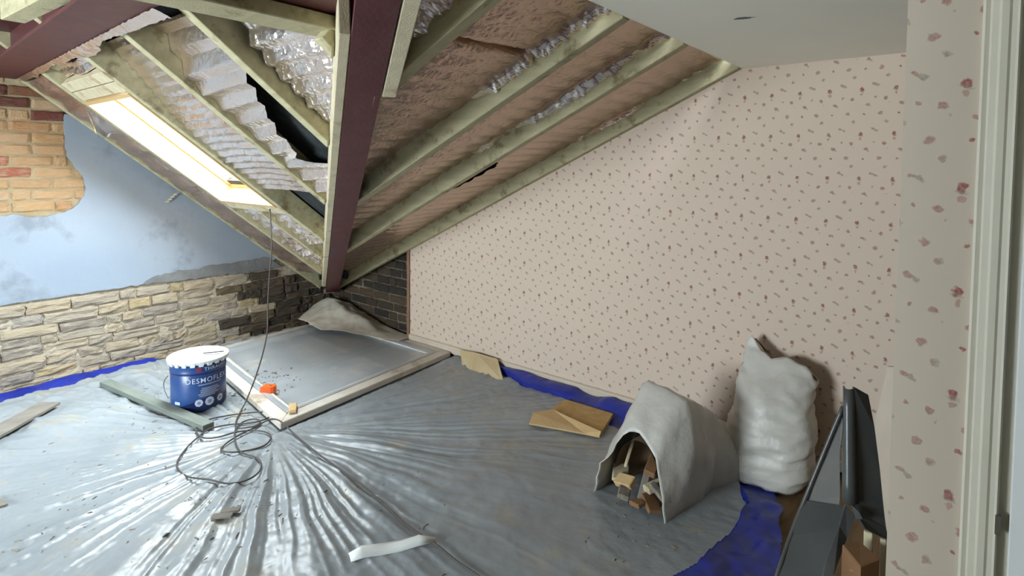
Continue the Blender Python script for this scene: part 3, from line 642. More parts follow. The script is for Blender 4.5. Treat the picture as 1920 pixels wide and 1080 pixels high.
# strip of foil trapped along the upper steel
t = np.linspace(-4.70, -2.1, 170); w = np.linspace(0, 1, 6)
T, Wd = np.meshgrid(t, w, indexing='ij')
e0 = 0.8125 - 0.0326 * (T + 4.84)
wid = 0.018 + 0.016 * (0.5 + 0.5 * vnoise(T * 9, T * 0, 3)) + 0.03 * np.clip(vnoise(T * 5, T * 0, 8), 0, 1)
P = np.stack([T, e0 - 0.012 + Wd * wid * 1.4, 1.948 - 0.5 * Wd * wid + 0.005 * fbm(T * 45, Wd * 3, 4)], -1)
tag(rebase(grid('foil_strip', P, M_foilA)), 'thin torn silver foil strip along the edge of the upper red beam', 'insulation')

# ------------------------------------------------------------------ sheets on the floor
poly_pts = [(-3.013, 3.018), (-2.676, 2.977), (-2.189, 2.847), (-1.882, 2.849), (-1.541, 2.738), (-1.296, 2.668), (-0.955, 2.727), (-0.808, 2.652), (-0.690, 2.433), (-0.677, 2.221), (-0.707, 1.916), (-0.95, 1.2), (-0.6, -1.6), (-4.25, -1.6), (-4.42, 0.2), (-4.383, 0.647), (-4.424, 0.958), (-4.477, 1.201), (-4.485, 1.492), (-4.54, 2.2), (-4.5, 2.99), (-3.0, 2.99)]
def inside(x, y, P):
    c = np.zeros(x.shape, bool); n = len(P)
    for i in range(n):
        x1, y1 = P[i]; x2, y2 = P[(i + 1) % n]
        if y1 == y2: continue
        c ^= ((y1 > y) != (y2 > y)) & (x < (x2 - x1) * (y - y1) / (y2 - y1) + x1)
    return c
def poly_height(X, Y):
    """creases fan out from the near corner of the white frame"""
    cx, cy = -2.84, 1.50
    dx, dy = X - cx, Y - cy; r = np.hypot(dx, dy); th = np.arctan2(dy, dx)
    th = th + 0.05 * fbm(X * 2, Y * 2, 40)
    def ridg(fr, seed): return 1 - np.abs(vnoise(th * fr, r * 1.1 + 0.15 * fr, seed)) * 2.2
    a = sstep(0.08, 0.5, r) * (0.35 + 0.65 * sstep(3.2, 1.0, r))
    h = a * (0.0065 * np.clip(ridg(15, 1), -0.6, 1) + 0.0042 * np.clip(ridg(27, 2), -0.6, 1) + 0.010 * np.clip(ridg(6, 3), -0.3, 1))
    flat = sstep(-1.9, -1.2, X) * sstep(0.9, 1.6, Y)                      # the dull quiet area towards the sacks
    h = h * (1 - 0.75 * flat)
    cr = sstep(-3.3, -3.9, X)                                            # scrunched up towards the left wall
    h = h + (0.35 + 1.5 * cr) * 0.008 * (1 - 2 * np.abs(fbm(X * 5.0, Y * 6.5, 11))) + 0.003 * fbm(X * 22, Y * 22, 12, 2) * (1 - 0.6 * flat)
    return 0.022 + h
xs = np.linspace(-4.6, -0.55, 620); ys = np.linspace(-0.9, 3.0, 620)
X, Y = np.meshgrid(xs, ys, indexing='ij')
jx = X + 0.015 * fbm(X * 9, Y * 9, 61); jy = Y + 0.015 * fbm(X * 9, Y * 9, 62)
ins = inside(jx, jy, poly_pts)
fq = [(-2.80, 1.48), (-2.95, 3.0), (-4.55, 3.0), (-4.43, 1.70)]
Z = np.where(inside(X, Y, fq), 0.010, np.clip(poly_height(X, Y), 0.009, 0.08))
tag(rebase(grid('plastic_sheet', np.stack([X, Y, Z], -1), M_poly, None, True, ins)), 'huge creased translucent grey plastic sheet covering most of the floor', 'plastic sheet')
def floor_z(x, y): return float(np.clip(poly_height(np.array([x]), np.array([y])), 0.009, 0.08)[0])

tarp_pts = [(-4.592, -1.5), (-4.594, 1.46), (-4.50, 1.60), (-4.44, 2.9), (-3.2, 2.93), (-2.93, 2.955), (-1.0, 2.955), (-0.80, 2.90), (-0.62, 2.80), (-0.680, 2.714), (-0.589, 2.567), (-0.555, 2.476), (-0.547, 2.371), (-0.468, 2.115), (-0.55, 1.0), (-0.4, -1.5)]
xs = np.linspace(-4.6, -0.3, 640); ys = np.linspace(-0.9, 2.96, 600)
X, Y = np.meshgrid(xs, ys, indexing='ij')
it = inside(X + 0.01 * fbm(X * 7, Y * 7, 71), Y, tarp_pts)
ipn = inside(X, Y, poly_pts)
deep = inside(X - 0.09, Y, poly_pts) & inside(X + 0.09, Y, poly_pts) & inside(X, Y - 0.09, poly_pts) & inside(X, Y + 0.09, poly_pts)
rise = sstep(2.72, 2.93, Y) * sstep(-3.0, -2.5, X) * (0.055 + 0.035 * fbm(X * 4, Y * 3, 72))
rise = rise + sstep(-1.08, -0.86, X) * sstep(2.62, 2.45, Y) * sstep(0.6, 1.4, Y) * (0.055 + 0.04 * fbm(X * 5, Y * 3.2, 73))
rise = rise + sstep(-1.35, -1.05, X) * sstep(2.60, 2.80, Y) * 0.05 * (1 + 0.8 * fbm(X * 6, Y * 6, 76))
rise = rise + sstep(-4.50, -4.585, X) * 0.028 * (0.7 + 0.5 * fbm(Y * 5, Y * 0, 74))
rise = np.where(ipn, np.minimum(rise, 0.002), rise)
Z = 0.005 + np.clip(rise, 0, 0.12) + np.where(ipn, 0, 0.005 * (1 + fbm(X * 14, Y * 14, 75)))
tag(rebase(grid('blue_tarpaulin', np.stack([X, Y, Z], -1), M_tarp, None, True, it & ~deep)), 'bright blue tarpaulin under the plastic, showing along the wall bases', 'tarpaulin')

# old white frame lying in the corner, with a dusty film across it
fr = empty('framed_panel', (-3.63, 2.3, 0.012), 'large worn white timber framed panel lying flat in the brick corner', 'panel')
cN, cR, cL, cF = Vector((-2.825, 1.530, 0)), Vector((-2.975, 2.950, 0)), Vector((-4.36, 1.74, 0)), Vector((-4.47, 2.955, 0))
ctr = (cN + cR + cL + cF) / 4
def frame_side(a, b, ia, ib, z0=0.022, z1=0.060):
    up = Vector((0, 0, 1)); hexa('rail', [a + up * z0, b + up * z0, ib + up * z0, ia + up * z0, a + up * z1, b + up * z1, ib + up * z1, ia + up * z1], M_framew, fr, 0.004)
fw = 0.13
inn = {}
for nm, c, p, q in (('N', cN, cR, cL), ('R', cR, cN, cF), ('L', cL, cN, cF), ('F', cF, cR, cL)):
    inn[nm] = c + (p - c).normalized() * fw + (q - c).normalized() * fw
frame_side(cN, cR, inn['N'], inn['R']); frame_side(cL, cN, inn['L'], inn['N'], 0.022, 0.0585); frame_side(cR, cF, inn['R'], inn['F'], 0.022, 0.0585); frame_side(cF, cL, inn['F'], inn['L'], 0.022, 0.057)
m = 60; s = np.linspace(0.02, 0.98, m); SS, TT = np.meshgrid(s, s, indexing='ij')
Pf = [np.array(v) for v in (cL, cN, cR, cF)]
B = ((1 - SS)[..., None] * (1 - TT)[..., None] * Pf[0] + SS[..., None] * (1 - TT)[..., None] * Pf[1] + SS[..., None] * TT[..., None] * Pf[2] + (1 - SS)[..., None] * TT[..., None] * Pf[3])
edge = np.minimum(np.minimum(SS, 1 - SS), np.minimum(TT, 1 - TT))
B[..., 2] = 0.0625 - 0.024 * sstep(0.075, 0.11, edge) + 0.0022 * fbm(B[..., 0] * 6, B[..., 1] * 6, 81) + 0.004 * np.exp(-((SS - 0.62) / 0.012) ** 2) + 0.003 * np.exp(-((TT - 0.66) / 0.012) ** 2)
kp = (edge > 0.045)
grid('film', B, M_film, fr, True, kp)
o = box('packer', -0.05, 0.05, -0.02, 0.02, 0, 0.02, M_plyedge, None, 0.003); pk = (-2.921, 1.658, 0.065)
o.location = (pk[0], pk[1], 0.0645); o.rotation_euler = (0, 0, 2.6); tag(o, 'small pale wooden block on the near corner of the white frame', 'wood block')

# dust sheet heaped in the far corner, over the frame's end
xs = np.linspace(-4.585, -3.45, 110); ys = np.linspace(2.42, 3.0, 70); X, Y = np.meshgrid(xs, ys, indexing='ij')
pkx, pky = -4.43, 2.92
dist = np.hypot((X - pkx) / np.where(X > pkx, 0.46, 0.22), (Y - pky) / 0.26)
Hh = 0.150 * np.exp(-dist ** 2 * 0.9) + 0.012 * (1 - 2 * np.abs(fbm(X * 7, Y * 7, 91))) * np.exp(-dist ** 2 * 0.4)
Hh += 0.03 * np.exp(-(np.abs((Y - 2.86) - 0.02 * np.sin(X * 14)) / 0.06) ** 2) * sstep(-3.5, -3.9, X)
keep = (Y > 2.60 + 0.24 * np.clip((X + 4.1) / 0.65, 0, 1) + 0.02 * vnoise(X * 8, Y * 0, 3)) & (X > -4.58 + 0.15 * sstep(2.8, 2.42, Y))
tag(rebase(grid('dust_sheet', np.stack([X, Y, 0.066 + np.clip(Hh, 0, 1)], -1), M_sheet, None, True, keep, 0.002)), 'pale dust sheet heaped up in the dark brick corner at the foot of the steel', 'dust sheet')

# ------------------------------------------------------------------ tin of coating
bc = (-3.511, 1.397, 0.020); BR, BH = 0.145, 0.280
tin = empty('paint_tin', (bc[0], bc[1], 0.026), 'large blue metal tin with a white lid standing on the plastic', 'tin')
tcx, tcy, tcz = bc[0], bc[1], 0.026
face = math.atan2(-tcy, -tcx)
def lathe(name, prof, mat, seg=56, cx=tcx, cy=tcy, cz=tcz, parent=tin, wob=0):
    V = []; F = []
    for r, z in prof:
        for k in range(seg):
            a = 2 * math.pi * k / seg; rr = r * (1 + (wob if (k % 4 == 0 and wob) else 0)); V.append((cx + rr * math.cos(a), cy + rr * math.sin(a), cz + z))
    for i in range(len(prof) - 1):
        for k in range(seg): F.append((i * seg + k, i * seg + (k + 1) % seg, (i + 1) * seg + (k + 1) % seg, (i + 1) * seg + k))
    F.append(tuple(range(seg))[::-1]); F.append(tuple((len(prof) - 1) * seg + k for k in range(seg)))
    return mesh(name, V, F, mat, parent, True)
lathe('body', [(BR - 0.008, 0), (BR - 0.001, 0.003), (BR - 0.001, 0.008), (BR, 0.010), (BR, 0.212), (BR - 0.003, 0.216), (BR - 0.003, 0.219), (BR + 0.003, 0.223), (BR + 0.003, 0.228), (BR + 0.001, 0.230), (BR + 0.001, BH)], M_bluetin)
lid = lathe('lid', [(BR + 0.004, BH - 0.010), (BR + 0.010, BH - 0.006), (BR + 0.016, BH + 0.004), (BR + 0.018, BH + 0.010), (BR + 0.012, BH + 0.013), (BR + 0.003, BH + 0.012), (BR - 0.006, BH + 0.005), (BR - 0.04, BH + 0.004), (BR - 0.045, BH + 0.006), (0.05, BH + 0.006), (0.045, BH + 0.009)], M_lid)
for k in range(22):                                                         # crimped lugs of the lid
    a = 2 * math.pi * k / 22; w = 0.085
    V = []
    for (r, z) in ((BR + 0.0185, BH + 0.008), (BR + 0.012, BH - 0.018)):
        for da in (-w, w): V.append((tcx + r * math.cos(a + da * (1 if z > BH else 0.8)), tcy + r * math.sin(a + da * (1 if z > BH else 0.8)), tcz + z))
    V += [(v[0] * 1, v[1], v[2]) for v in [(tcx + (BR + 0.004) * math.cos(a + da), tcy + (BR + 0.004) * math.sin(a + da), tcz + z) for z in (BH + 0.006, BH - 0.016) for da in (-w, w)]]
    mesh('lug', V, [(0, 1, 3, 2), (4, 6, 7, 5), (0, 4, 5, 1), (2, 3, 7, 6), (0, 2, 6, 4), (1, 5, 7, 3)], M_lid, lid)
def patch(name, t0, t1, z0, z1, mat, dr=0.0012, n=12, z0f=None, z1f=None):
    V = []
    for k in range(n + 1):
        a = face + t0 + (t1 - t0) * k / n; tt = k / n
        lo = z0f(tt) if z0f else z0; hi = z1f(tt) if z1f else z1
        for z in (lo, hi): V.append((tcx + (BR + dr) * math.cos(a), tcy + (BR + dr) * math.sin(a), tcz + z))
    return mesh(name, V, [(2 * k, 2 * k + 2, 2 * k + 3, 2 * k + 1) for k in range(n)], mat, tin, True)
lb = patch('navy_band', -1.25, 1.5, 0.012, 0.05, M_navy, 0.0010, 30, None, lambda t: 0.028 + 0.055 * max(0, math.sin(2.2 * t - 0.4)) + 0.02 * t)
patch('navy_ring', -1.5, 1.6, 0.2125, 0.2215, M_navy, 0.0020, 30)
def disc(name, t, z, r, mat, dr=0.0018, n=16, sides=None):
    pts = [(t, z)] + [(t + r * math.cos(2 * math.pi * k / n) / BR, z + r * math.sin(2 * math.pi * k / n)) for k in range(n)]
    V = [(tcx + (BR + dr) * math.cos(face + a), tcy + (BR + dr) * math.sin(face + a), tcz + zz) for a, zz in pts]
    return mesh(name, V, [(0, 1 + k, 1 + (k + 1) % n) for k in range(n)], mat, tin)
for t, r in ((0.0, 0.0215), (0.38, 0.0255), (0.83, 0.0215)): disc('printed_badge', t, 0.052, r, M_ink, 0.0018, 8); disc('printed_ring', t, 0.052, r * 0.45, M_inkg, 0.0024, 10)
disc('printed_emblem', 0.02, 0.243, 0.017, M_red, 0.0032, 8)
patch('printed_label', -0.95, -0.70, 0.045, 0.062, M_ink, 0.0018, 4)
for z0, z1, ta, tb in ((0.128, 0.136, 0.10, 0.72), (0.117, 0.125, 0.06, 0.80), (0.106, 0.114, 0.06, 0.66), (0.095, 0.103, -0.02, 0.76), (0.085, 0.092, 0.02, 0.6), (0.150, 0.158, -0.02, 0.9)):
    patch('printed_line', ta, tb, z0, z1, M_inkg, 0.0016, 10)
def wrapped_text(txt, t0, t1, z, height, mat, dr):
    c = bpy.data.curves.new('lettering', 'FONT'); c.body = txt; c.size = 1.0; c.offset = 0.004; c.space_character = 1.12; c.resolution_u = 3
    o = bpy.data.objects.new('lettering', c); COL.objects.link(o); bpy.context.view_layer.update()
    me = bpy.data.meshes.new_from_object(o.evaluated_get(bpy.context.evaluated_depsgraph_get()))
    bpy.data.objects.remove(o)
    bm = bmesh.new(); bm.from_mesh(me); bmesh.ops.triangulate(bm, faces=bm.faces)
    x0 = min(v.co.x for v in bm.verts); x1 = max(v.co.x for v in bm.verts); y1 = max(v.co.y for v in bm.verts); y0 = min(v.co.y for v in bm.verts)
    for v in bm.verts:
        a = face + t0 + (t1 - t0) * (v.co.x - x0) / (x1 - x0); zz = z + height * (v.co.y - y0) / (y1 - y0)
        v.co = Vector((tcx + (BR + dr) * math.cos(a), tcy + (BR + dr) * math.sin(a), tcz + zz))
    bm.to_mesh(me); bm.free(); me.materials.clear(); me.materials.append(mat)
    o = link('lettering', me, tin); o.matrix_parent_inverse = Matrix.Translation(-Vector(tin.location)); return o
wrapped_text('DESMOFLEX', -0.44, 1.16, 0.166, 0.029, M_ink, 0.0030)
wrapped_text('THRAUSH', 0.20, 1.12, 0.234, 0.019, M_ink, 0.0045)
# wire handle hanging at the left side
hp = []
for k in range(9):
    q = k / 8; a = face - 1.35 - 0.25 * math.sin(math.pi * q); hp.append((tcx + (BR + 0.012 + 0.02 * math.sin(math.pi * q)) * math.cos(a), tcy + (BR + 0.012 + 0.02 * math.sin(math.pi * q)) * math.sin(a), tcz + 0.20 - 0.13 * q))
tube('handle', hp, 0.003, M_metal, tin, 6, 3)
lx = tcx + 0.035; ly = tcy + 0.085
o = beam('stick', (tcx + 0.02, tcy + 0.02, tcz + BH + 0.0145), (tcx + 0.075, tcy + 0.115, tcz + BH + 0.0145), 0.012, 0.005, M_cable, None, 0.001)
tag(rebase(o), 'thin dark stirring stick lying on the white lid of the tin', 'stick')

# ------------------------------------------------------------------ timber, planks and scraps on the plastic
def lying(name, a, b, w, h, mat, label, cat, z=0.03, group=None):
    a = Vector(a); b = Vector(b); o = beam(name, (a.x, a.y, z), (b.x, b.y, z), w, h, mat, None, 0.002); return tag(rebase(o), label, cat, group)
lying('timber_batten', (-4.222, 1.123, 0.030), (-3.101, 1.280, 0.030), 0.062, 0.030, M_green, 'long green treated batten lying on the plastic in front of the blue tin', 'timber', 0.034)
lying('plank', (-4.077, 0.817, 0.030), (-3.725, 0.429, 0.030), 0.115, 0.016, M_plank, 'grey weathered plank running out of the picture on the left', 'plank', 0.047)
pp = [(-3.150, 0.443, 0.030), (-3.032, 0.463, 0.030), (-3.037, 0.426, 0.030)]
o = prism('slate_scrap', [(p[0], p[1]) for p in pp], 'z', 0.028, 0.036, M_plank); tag(rebase(o), 'small dark pointed scrap at the left edge of the plastic', 'scrap')
lying('wood_offcut', (-2.308, 0.960, 0.030), (-2.255, 1.018, 0.030), 0.030, 0.010, M_plank, 'front one of the two thin wood slivers lying on the open plastic', 'wood offcut', 0.030)
lying('wood_offcut', (-2.313, 0.997, 0.030), (-2.273, 1.058, 0.030), 0.028, 0.009, M_plank, 'rear one of the two thin wood slivers lying on the open plastic', 'wood offcut', 0.031)

# orange block on the film: rounded on one side, with a raised top mark
oc = (-3.284, 1.708, 0.045)
ob = empty('orange_block', (oc[0], oc[1], 0.050), 'small bright orange plastic block sitting inside the white frame', 'plastic block')
pr = [(-0.040, -0.030), (0.028, -0.030), (0.040, -0.018), (0.043, 0.005), (0.036, 0.026), (0.020, 0.034), (-0.040, 0.034)]
ca, sa = math.cos(0.55), math.sin(0.55)
pr = [(oc[0] + x * ca - y * sa, oc[1] + x * sa + y * ca) for x, y in pr]
prism('body', pr, 'z', 0.050, 0.090, M_orange, ob)
cxy = (sum(p[0] for p in pr) / 7, sum(p[1] for p in pr) / 7)
prism('cap', [(cxy[0] + (p[0] - cxy[0]) * 0.88, cxy[1] + (p[1] - cxy[1]) * 0.88) for p in pr], 'z', 0.0895, 0.094, M_orange, ob)
prism('slot', [(cxy[0] + (p[0] - cxy[0]) * 0.3, cxy[1] + (p[1] - cxy[1]) * 0.16) for p in pr], 'z', 0.0935, 0.0945, M_cable, ob)

# cable: tied at the foot of the skylight, hanging, coiled, then away across the floor
ca_top = Vector((-3.426, 1.800, 1.160))
hang = [(-3.426, 1.800, 1.160), (-3.368, 1.775, 1.038), (-3.316, 1.750, 0.913), (-3.288, 1.720, 0.757), (-3.253, 1.690, 0.589), (-3.213, 1.665, 0.456), (-3.205, 1.630, 0.323), (-3.217, 1.590, 0.188), (-3.247, 1.550, 0.059)]
fl = [(-3.126, 1.447, 0.035), (-3.039, 1.392, 0.035), (-2.991, 1.384, 0.035), (-2.957, 1.413, 0.035), (-2.948, 1.461, 0.035), (-2.981, 1.501, 0.035), (-3.026, 1.488, 0.035), (-3.047, 1.444, 0.035), (-3.016, 1.395, 0.035), (-2.949, 1.347, 0.035), (-2.855, 1.307, 0.035), (-2.762, 1.279, 0.035), (-2.685, 1.276, 0.035), (-2.621, 1.297, 0.035), (-2.541, 1.282, 0.035), (-2.473, 1.230, 0.035), (-2.464, 1.170, 0.035), (-2.497, 1.108, 0.035), (-2.566, 1.061, 0.035), (-2.688, 1.020, 0.035), (-2.790, 1.016, 0.035), (-2.863, 1.041, 0.035), (-2.960, 1.111, 0.035), (-3.032, 1.186, 0.035), (-3.081, 1.275, 0.035), (-3.069, 1.374, 0.035), (-3.001, 1.457, 0.035), (-2.979, 1.536, 0.035), (-3.022, 1.580, 0.035), (-3.082, 1.565, 0.035), (-3.160, 1.453, 0.035), (-3.217, 1.334, 0.035), (-3.189, 1.265, 0.035), (-3.101, 1.219, 0.035), (-3.019, 1.220, 0.035), (-2.971, 1.268, 0.035), (-2.949, 1.347, 0.035), (-2.916, 1.415, 0.035), (-2.841, 1.455, 0.035), (-2.756, 1.443, 0.035), (-2.704, 1.377, 0.035), (-2.730, 1.285, 0.035), (-2.765, 1.229, 0.035), (-2.827, 1.223, 0.035), (-2.878, 1.280, 0.035), (-2.907, 1.361, 0.035), (-2.936, 1.455, 0.035), (-2.961, 1.517, 0.035), (-2.879, 1.523, 0.066), (-2.806, 1.535, 0.066), (-2.695, 1.540, 0.035), (-2.438, 1.505, 0.035), (-2.208, 1.490, 0.035), (-2.010, 1.475, 0.035), (-1.876, 1.454, 0.035), (-1.698, 1.427, 0.035), (-1.567, 1.419, 0.035), (-1.492, 1.414, 0.035), (-1.380, 1.404, 0.035), (-1.266, 1.400, 0.035), (-1.067, 1.386, 0.035)]
fl2 = []
for i, p in enumerate(fl):
    zz = max(p[2], floor_z(p[0], p[1]) + 0.006)
    fl2.append((p[0], p[1], zz + (0.004 if i % 3 == 0 else 0)))
tag(tube('cable', hang + fl2, 0.0042, M_cable, None, 8, 5), 'thin dark cable hanging from the skylight and coiled loosely on the plastic', 'cable')

# curled strip of white plastic across the cable
st = [(-1.683, 1.168, 0.030), (-1.667, 1.213, 0.030), (-1.636, 1.273, 0.030), (-1.598, 1.328, 0.030), (-1.558, 1.384, 0.030), (-1.516, 1.431, 0.030)]
V = []; F = []
for i, p in enumerate(st):
    a = Vector(p); d = (Vector(st[min(i + 1, 5)]) - Vector(st[max(i - 1, 0)])).normalized(); s_ = d.cross(Vector((0, 0, 1))); w_ = [0.018, 0.024, 0.030, 0.028, 0.020, 0.006][i]
    for j, (q, hz) in enumerate(((-1, 0.006), (-0.3, 0.024), (0.5, 0.030), (1, 0.022))): V.append((a.x - s_.x * w_ * q, a.y - s_.y * w_ * q, 0.030 + hz * (0.6 + 0.4 * math.sin(i * 1.9))))
    if i:
        for j in range(3): F.append((4 * i - 4 + j, 4 * i + j, 4 * i + j + 1, 4 * i - 3 + j))
o = mesh('plastic_strip', V, F, M_white, None, True); md = o.modifiers.new('thickness', 'SOLIDIFY'); md.thickness = 0.002
tag(rebase(o), 'curled strip of white plastic lying across the cable', 'plastic strip')

# loose crumbs: nobody could count them
V = []; F = []
rc_ = random.Random(4)
spots = [((-3.889, 1.261), 0.22, 70), ((-2.342, 1.044), 0.25, 60), ((-3.380, 1.643), 0.22, 70), ((-2.318, 1.240), 0.28, 50), ((-3.455, 1.197), 0.3, 50), ((-2.916, 0.875), 0.6, 60), ((-1.918, 1.450), 0.5, 40), ((-0.941, 2.000), 0.25, 50), ((-3.542, 1.902), 0.2, 50), ((-2.693, 0.572), 0.5, 60)]
for (c, rad, n) in spots:
    for _ in range(n):
        x = c[0] + rc_.gauss(0, rad * 0.6); y = c[1] + rc_.gauss(0, rad * 0.6)
        infr = x < -2.85 and y > 1.60 + (-2.83 - x) * 0.13 and x > -4.4 and y < 2.95
        z0 = 0.042 if infr else floor_z(x, y) - 0.001
        sz = rc_.uniform(0.0018, 0.0055) * (1.5 if rc_.random() < 0.1 else 1); ln = sz * rc_.uniform(1, 3); a = rc_.uniform(0, 3.14); b0 = len(V)
        for (dx, dy, dz) in ((-1, -0.6, 0), (1, -0.4, 0), (0.8, 0.6, 0), (-0.7, 0.5, 0), (-0.6, -0.3, 0.7), (0.7, -0.1, 0.6), (0.4, 0.4, 0.8), (-0.4, 0.3, 0.6)):
            V.append((x + (dx * ln * math.cos(a) - dy * sz * math.sin(a)), y + (dx * ln * math.sin(a) + dy * sz * math.cos(a)), z0 + dz * sz))
        F += [tuple(b0 + i for i in f) for f in HEX]
tag(mesh('rubble_crumbs', V, F, M_chip), 'scattered crumbs of plaster and wood on the plastic sheet', 'rubble', None, 'stuff')

# card leaning on the skirting, board on the floor
def sheet(name, pts, thick, mat, parent=None):
    pts = [Vector(p) for p in pts]; n = len(pts); c = sum(pts, Vector()) / n
    nr = Vector()
    for i in range(n): nr += (pts[i] - c).cross(pts[(i + 1) % n] - c)
    nr.normalize(); Q = [p - nr * thick for p in pts]
    o = mesh(name, pts + Q, [tuple(range(n)), tuple(range(2 * n - 1, n - 1, -1))] + [(i, i + n, (i + 1) % n + n, (i + 1) % n) for i in range(n)], mat, parent); return o
cd = empty('card', (-2.55, 2.85, 0.03), 'piece of tan card folded and propped against the skirting', 'card')
sheet('flap', [(-2.864, 2.940, 0.100), (-2.696, 2.930, 0.116), (-2.647, 2.830, 0.013), (-2.758, 2.860, 0.005)], 0.004, M_card, cd)
sheet('panel', [(-2.696, 2.930, 0.116), (-2.509, 2.945, 0.108), (-2.337, 2.810, 0.026), (-2.647, 2.830, 0.013)], 0.004, M_card, cd)
bd = empty('broken_board', (-1.75, 2.6, 0.03), 'broken orange brown board lying on the plastic near the wall', 'board')
prism('board', [(-1.832, 2.631), (-1.853, 2.800), (-1.535, 2.810), (-1.470, 2.569), (-1.564, 2.578), (-1.702, 2.605)], 'z', 0.030, 0.052, M_ply, bd)
sheet('torn_face', [(-1.873, 2.517, 0.052), (-1.811, 2.612, 0.056), (-1.691, 2.589, 0.056), (-1.557, 2.567, 0.056), (-1.463, 2.557, 0.054), (-1.463, 2.541, 0.034), (-1.548, 2.527, 0.030), (-1.841, 2.432, 0.030)], 0.010, M_plyedge, bd)

# ------------------------------------------------------------------ sacks
def loft(name, rings, mat, parent, cap0=False, cap1=True, seed=1, amp=0.008, closed=True, fr=9, thick=0.0, zs=1.3):
    V = []; F = []; n = len(rings[0])
    for r in rings: V += [tuple(p) for p in r]
    A = np.array(V); c = A.mean(0); d = A - c; d /= np.linalg.norm(d, axis=1)[:, None] + 1e-9
    nz = (1 - 2 * np.abs(fbm(A[:, 0] * fr + A[:, 2] * fr * 0.6, A[:, 2] * fr * zs - A[:, 1] * fr * 0.8, seed))) * amp + amp * 0.5 * fbm(A[:, 0] * fr * 2.6, A[:, 2] * fr * 2.6 + A[:, 1] * 9, seed + 5)
    A = A + d * nz[:, None]; A[:, 2] = np.maximum(A[:, 2], 0.014)
    k = n if closed else n - 1
    for i in range(len(rings) - 1):
        for j in range(k): F.append((i * n + j, i * n + (j + 1) % n, (i + 1) * n + (j + 1) % n, (i + 1) * n + j))
    if cap0: F.append(tuple(range(n))[::-1])
    if cap1: F.append(tuple((len(rings) - 1) * n + j for j in range(n)))
    o = mesh(name, A.tolist(), F, mat, parent, True)
    if thick: md = o.modifiers.new('thickness', 'SOLIDIFY'); md.thickness = thick; md.offset = -1
    return o
# the lying sack: mouth towards the camera, tail towards the wall
sk1 = empty('rubble_sack', (-1.06, 2.4, 0.02), 'white woven sack lying open with broken timber spilling from its mouth', 'sack')
m0 = np.array([-1.068, 2.140]); m1 = np.array([-0.985, 2.735]); ax = m1 - m0; ln = np.linalg.norm(ax); ax = ax / ln; sd = np.array([ax[1], -ax[0]])
tw = [0, 0.12, 0.36, 0.60, 0.82, 1.0]; wv = [0.158, 0.166, 0.172, 0.148, 0.175, 0.185]; hv = [0.255, 0.340, 0.450, 0.365, 0.25, 0.03]
pu = [0.0, 0.20, 0.36, 0.47, 0.62, 0.82, 1.0]; pxs = [1.0, 0.98, 0.70, 0.20, -0.42, -0.94, -1.0]; pzs = [0.0, 0.52, 0.93, 0.97, 1.0, 0.50, 0.0]; ov = [0, -0.006, -0.006, 0.012, 0.035, 0.055]
nph = 44; nt_ = 46; rings = []
for i in range(nt_):
    ring_ = []
    for j in range(nph):
        ph = 2 * math.pi * j / nph; c_, s_ = math.cos(ph), math.sin(ph)
        lip = -0.07 + 0.13 * max(0, s_) ** 3 + 0.06 * max(0, c_) ** 2      # the mouth is cut back at the top
        if s_ < 0: lip = 0.02
        t = lip + (1 - lip) * i / (nt_ - 1)
        w = np.interp(t, tw, wv); h = np.interp(t, tw, hv); of = np.interp(t, tw, ov)
        
        if s_ >= 0: px = w * np.interp(ph / math.pi, pu, pxs); pz = h * np.interp(ph / math.pi, pu, pzs) * (1 - 0.42 * max(0.0, c_) * max(0.0, 1 - t / 0.34)); px -= 0.02 * math.sin(t * 7 + c_ * 2) * s_
        else: px = w * c_; pz = 0.012 * s_
        p = m0 + ax * (t * ln) + sd * (px + of); ring_.append((p[0], p[1], 0.026 + pz))
    rings.append(ring_)
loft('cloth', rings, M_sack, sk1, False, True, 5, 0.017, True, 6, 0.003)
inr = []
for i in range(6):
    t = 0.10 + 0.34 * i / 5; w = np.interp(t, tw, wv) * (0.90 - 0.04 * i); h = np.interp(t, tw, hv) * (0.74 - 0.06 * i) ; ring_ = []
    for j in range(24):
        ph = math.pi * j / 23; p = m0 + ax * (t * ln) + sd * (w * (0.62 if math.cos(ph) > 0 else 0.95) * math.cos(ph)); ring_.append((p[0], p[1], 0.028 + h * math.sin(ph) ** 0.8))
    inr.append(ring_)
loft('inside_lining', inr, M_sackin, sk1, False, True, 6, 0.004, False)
scr = [(-0.115, 0.02, 0.05, 0.07, 0.10, 0.02, M_pale, 0.5, 0.3), (-0.06, -0.02, 0.05, 0.09, 0.055, 0.03, M_plyedge, -0.2, 0.5), (0.02, 0.00, 0.05, 0.03, 0.13, 0.02, M_plank, 0.3, 0.9), (0.07, 0.03, 0.07, 0.05, 0.12, 0.03, M_pale, -0.6, 0.2), (0.09, -0.05, 0.03, 0.06, 0.09, 0.02, M_brown, 0.9, 0.3), (-0.09, 0.06, 0.16, 0.016, 0.17, 0.012, M_pale, -0.5, 1.1), (0.03, 0.05, 0.13, 0.05, 0.10, 0.03, M_brown, 0.2, 0.4), (0.11, -0.02, 0.07, 0.03, 0.10, 0.02, M_chip, 1.2, 0.5), (-0.03, -0.07, 0.03, 0.05, 0.06, 0.025, M_chip, 0.4, 0.2), (0.05, -0.09, 0.03, 0.06, 0.04, 0.02, M_brown, -0.4, 0.1)]
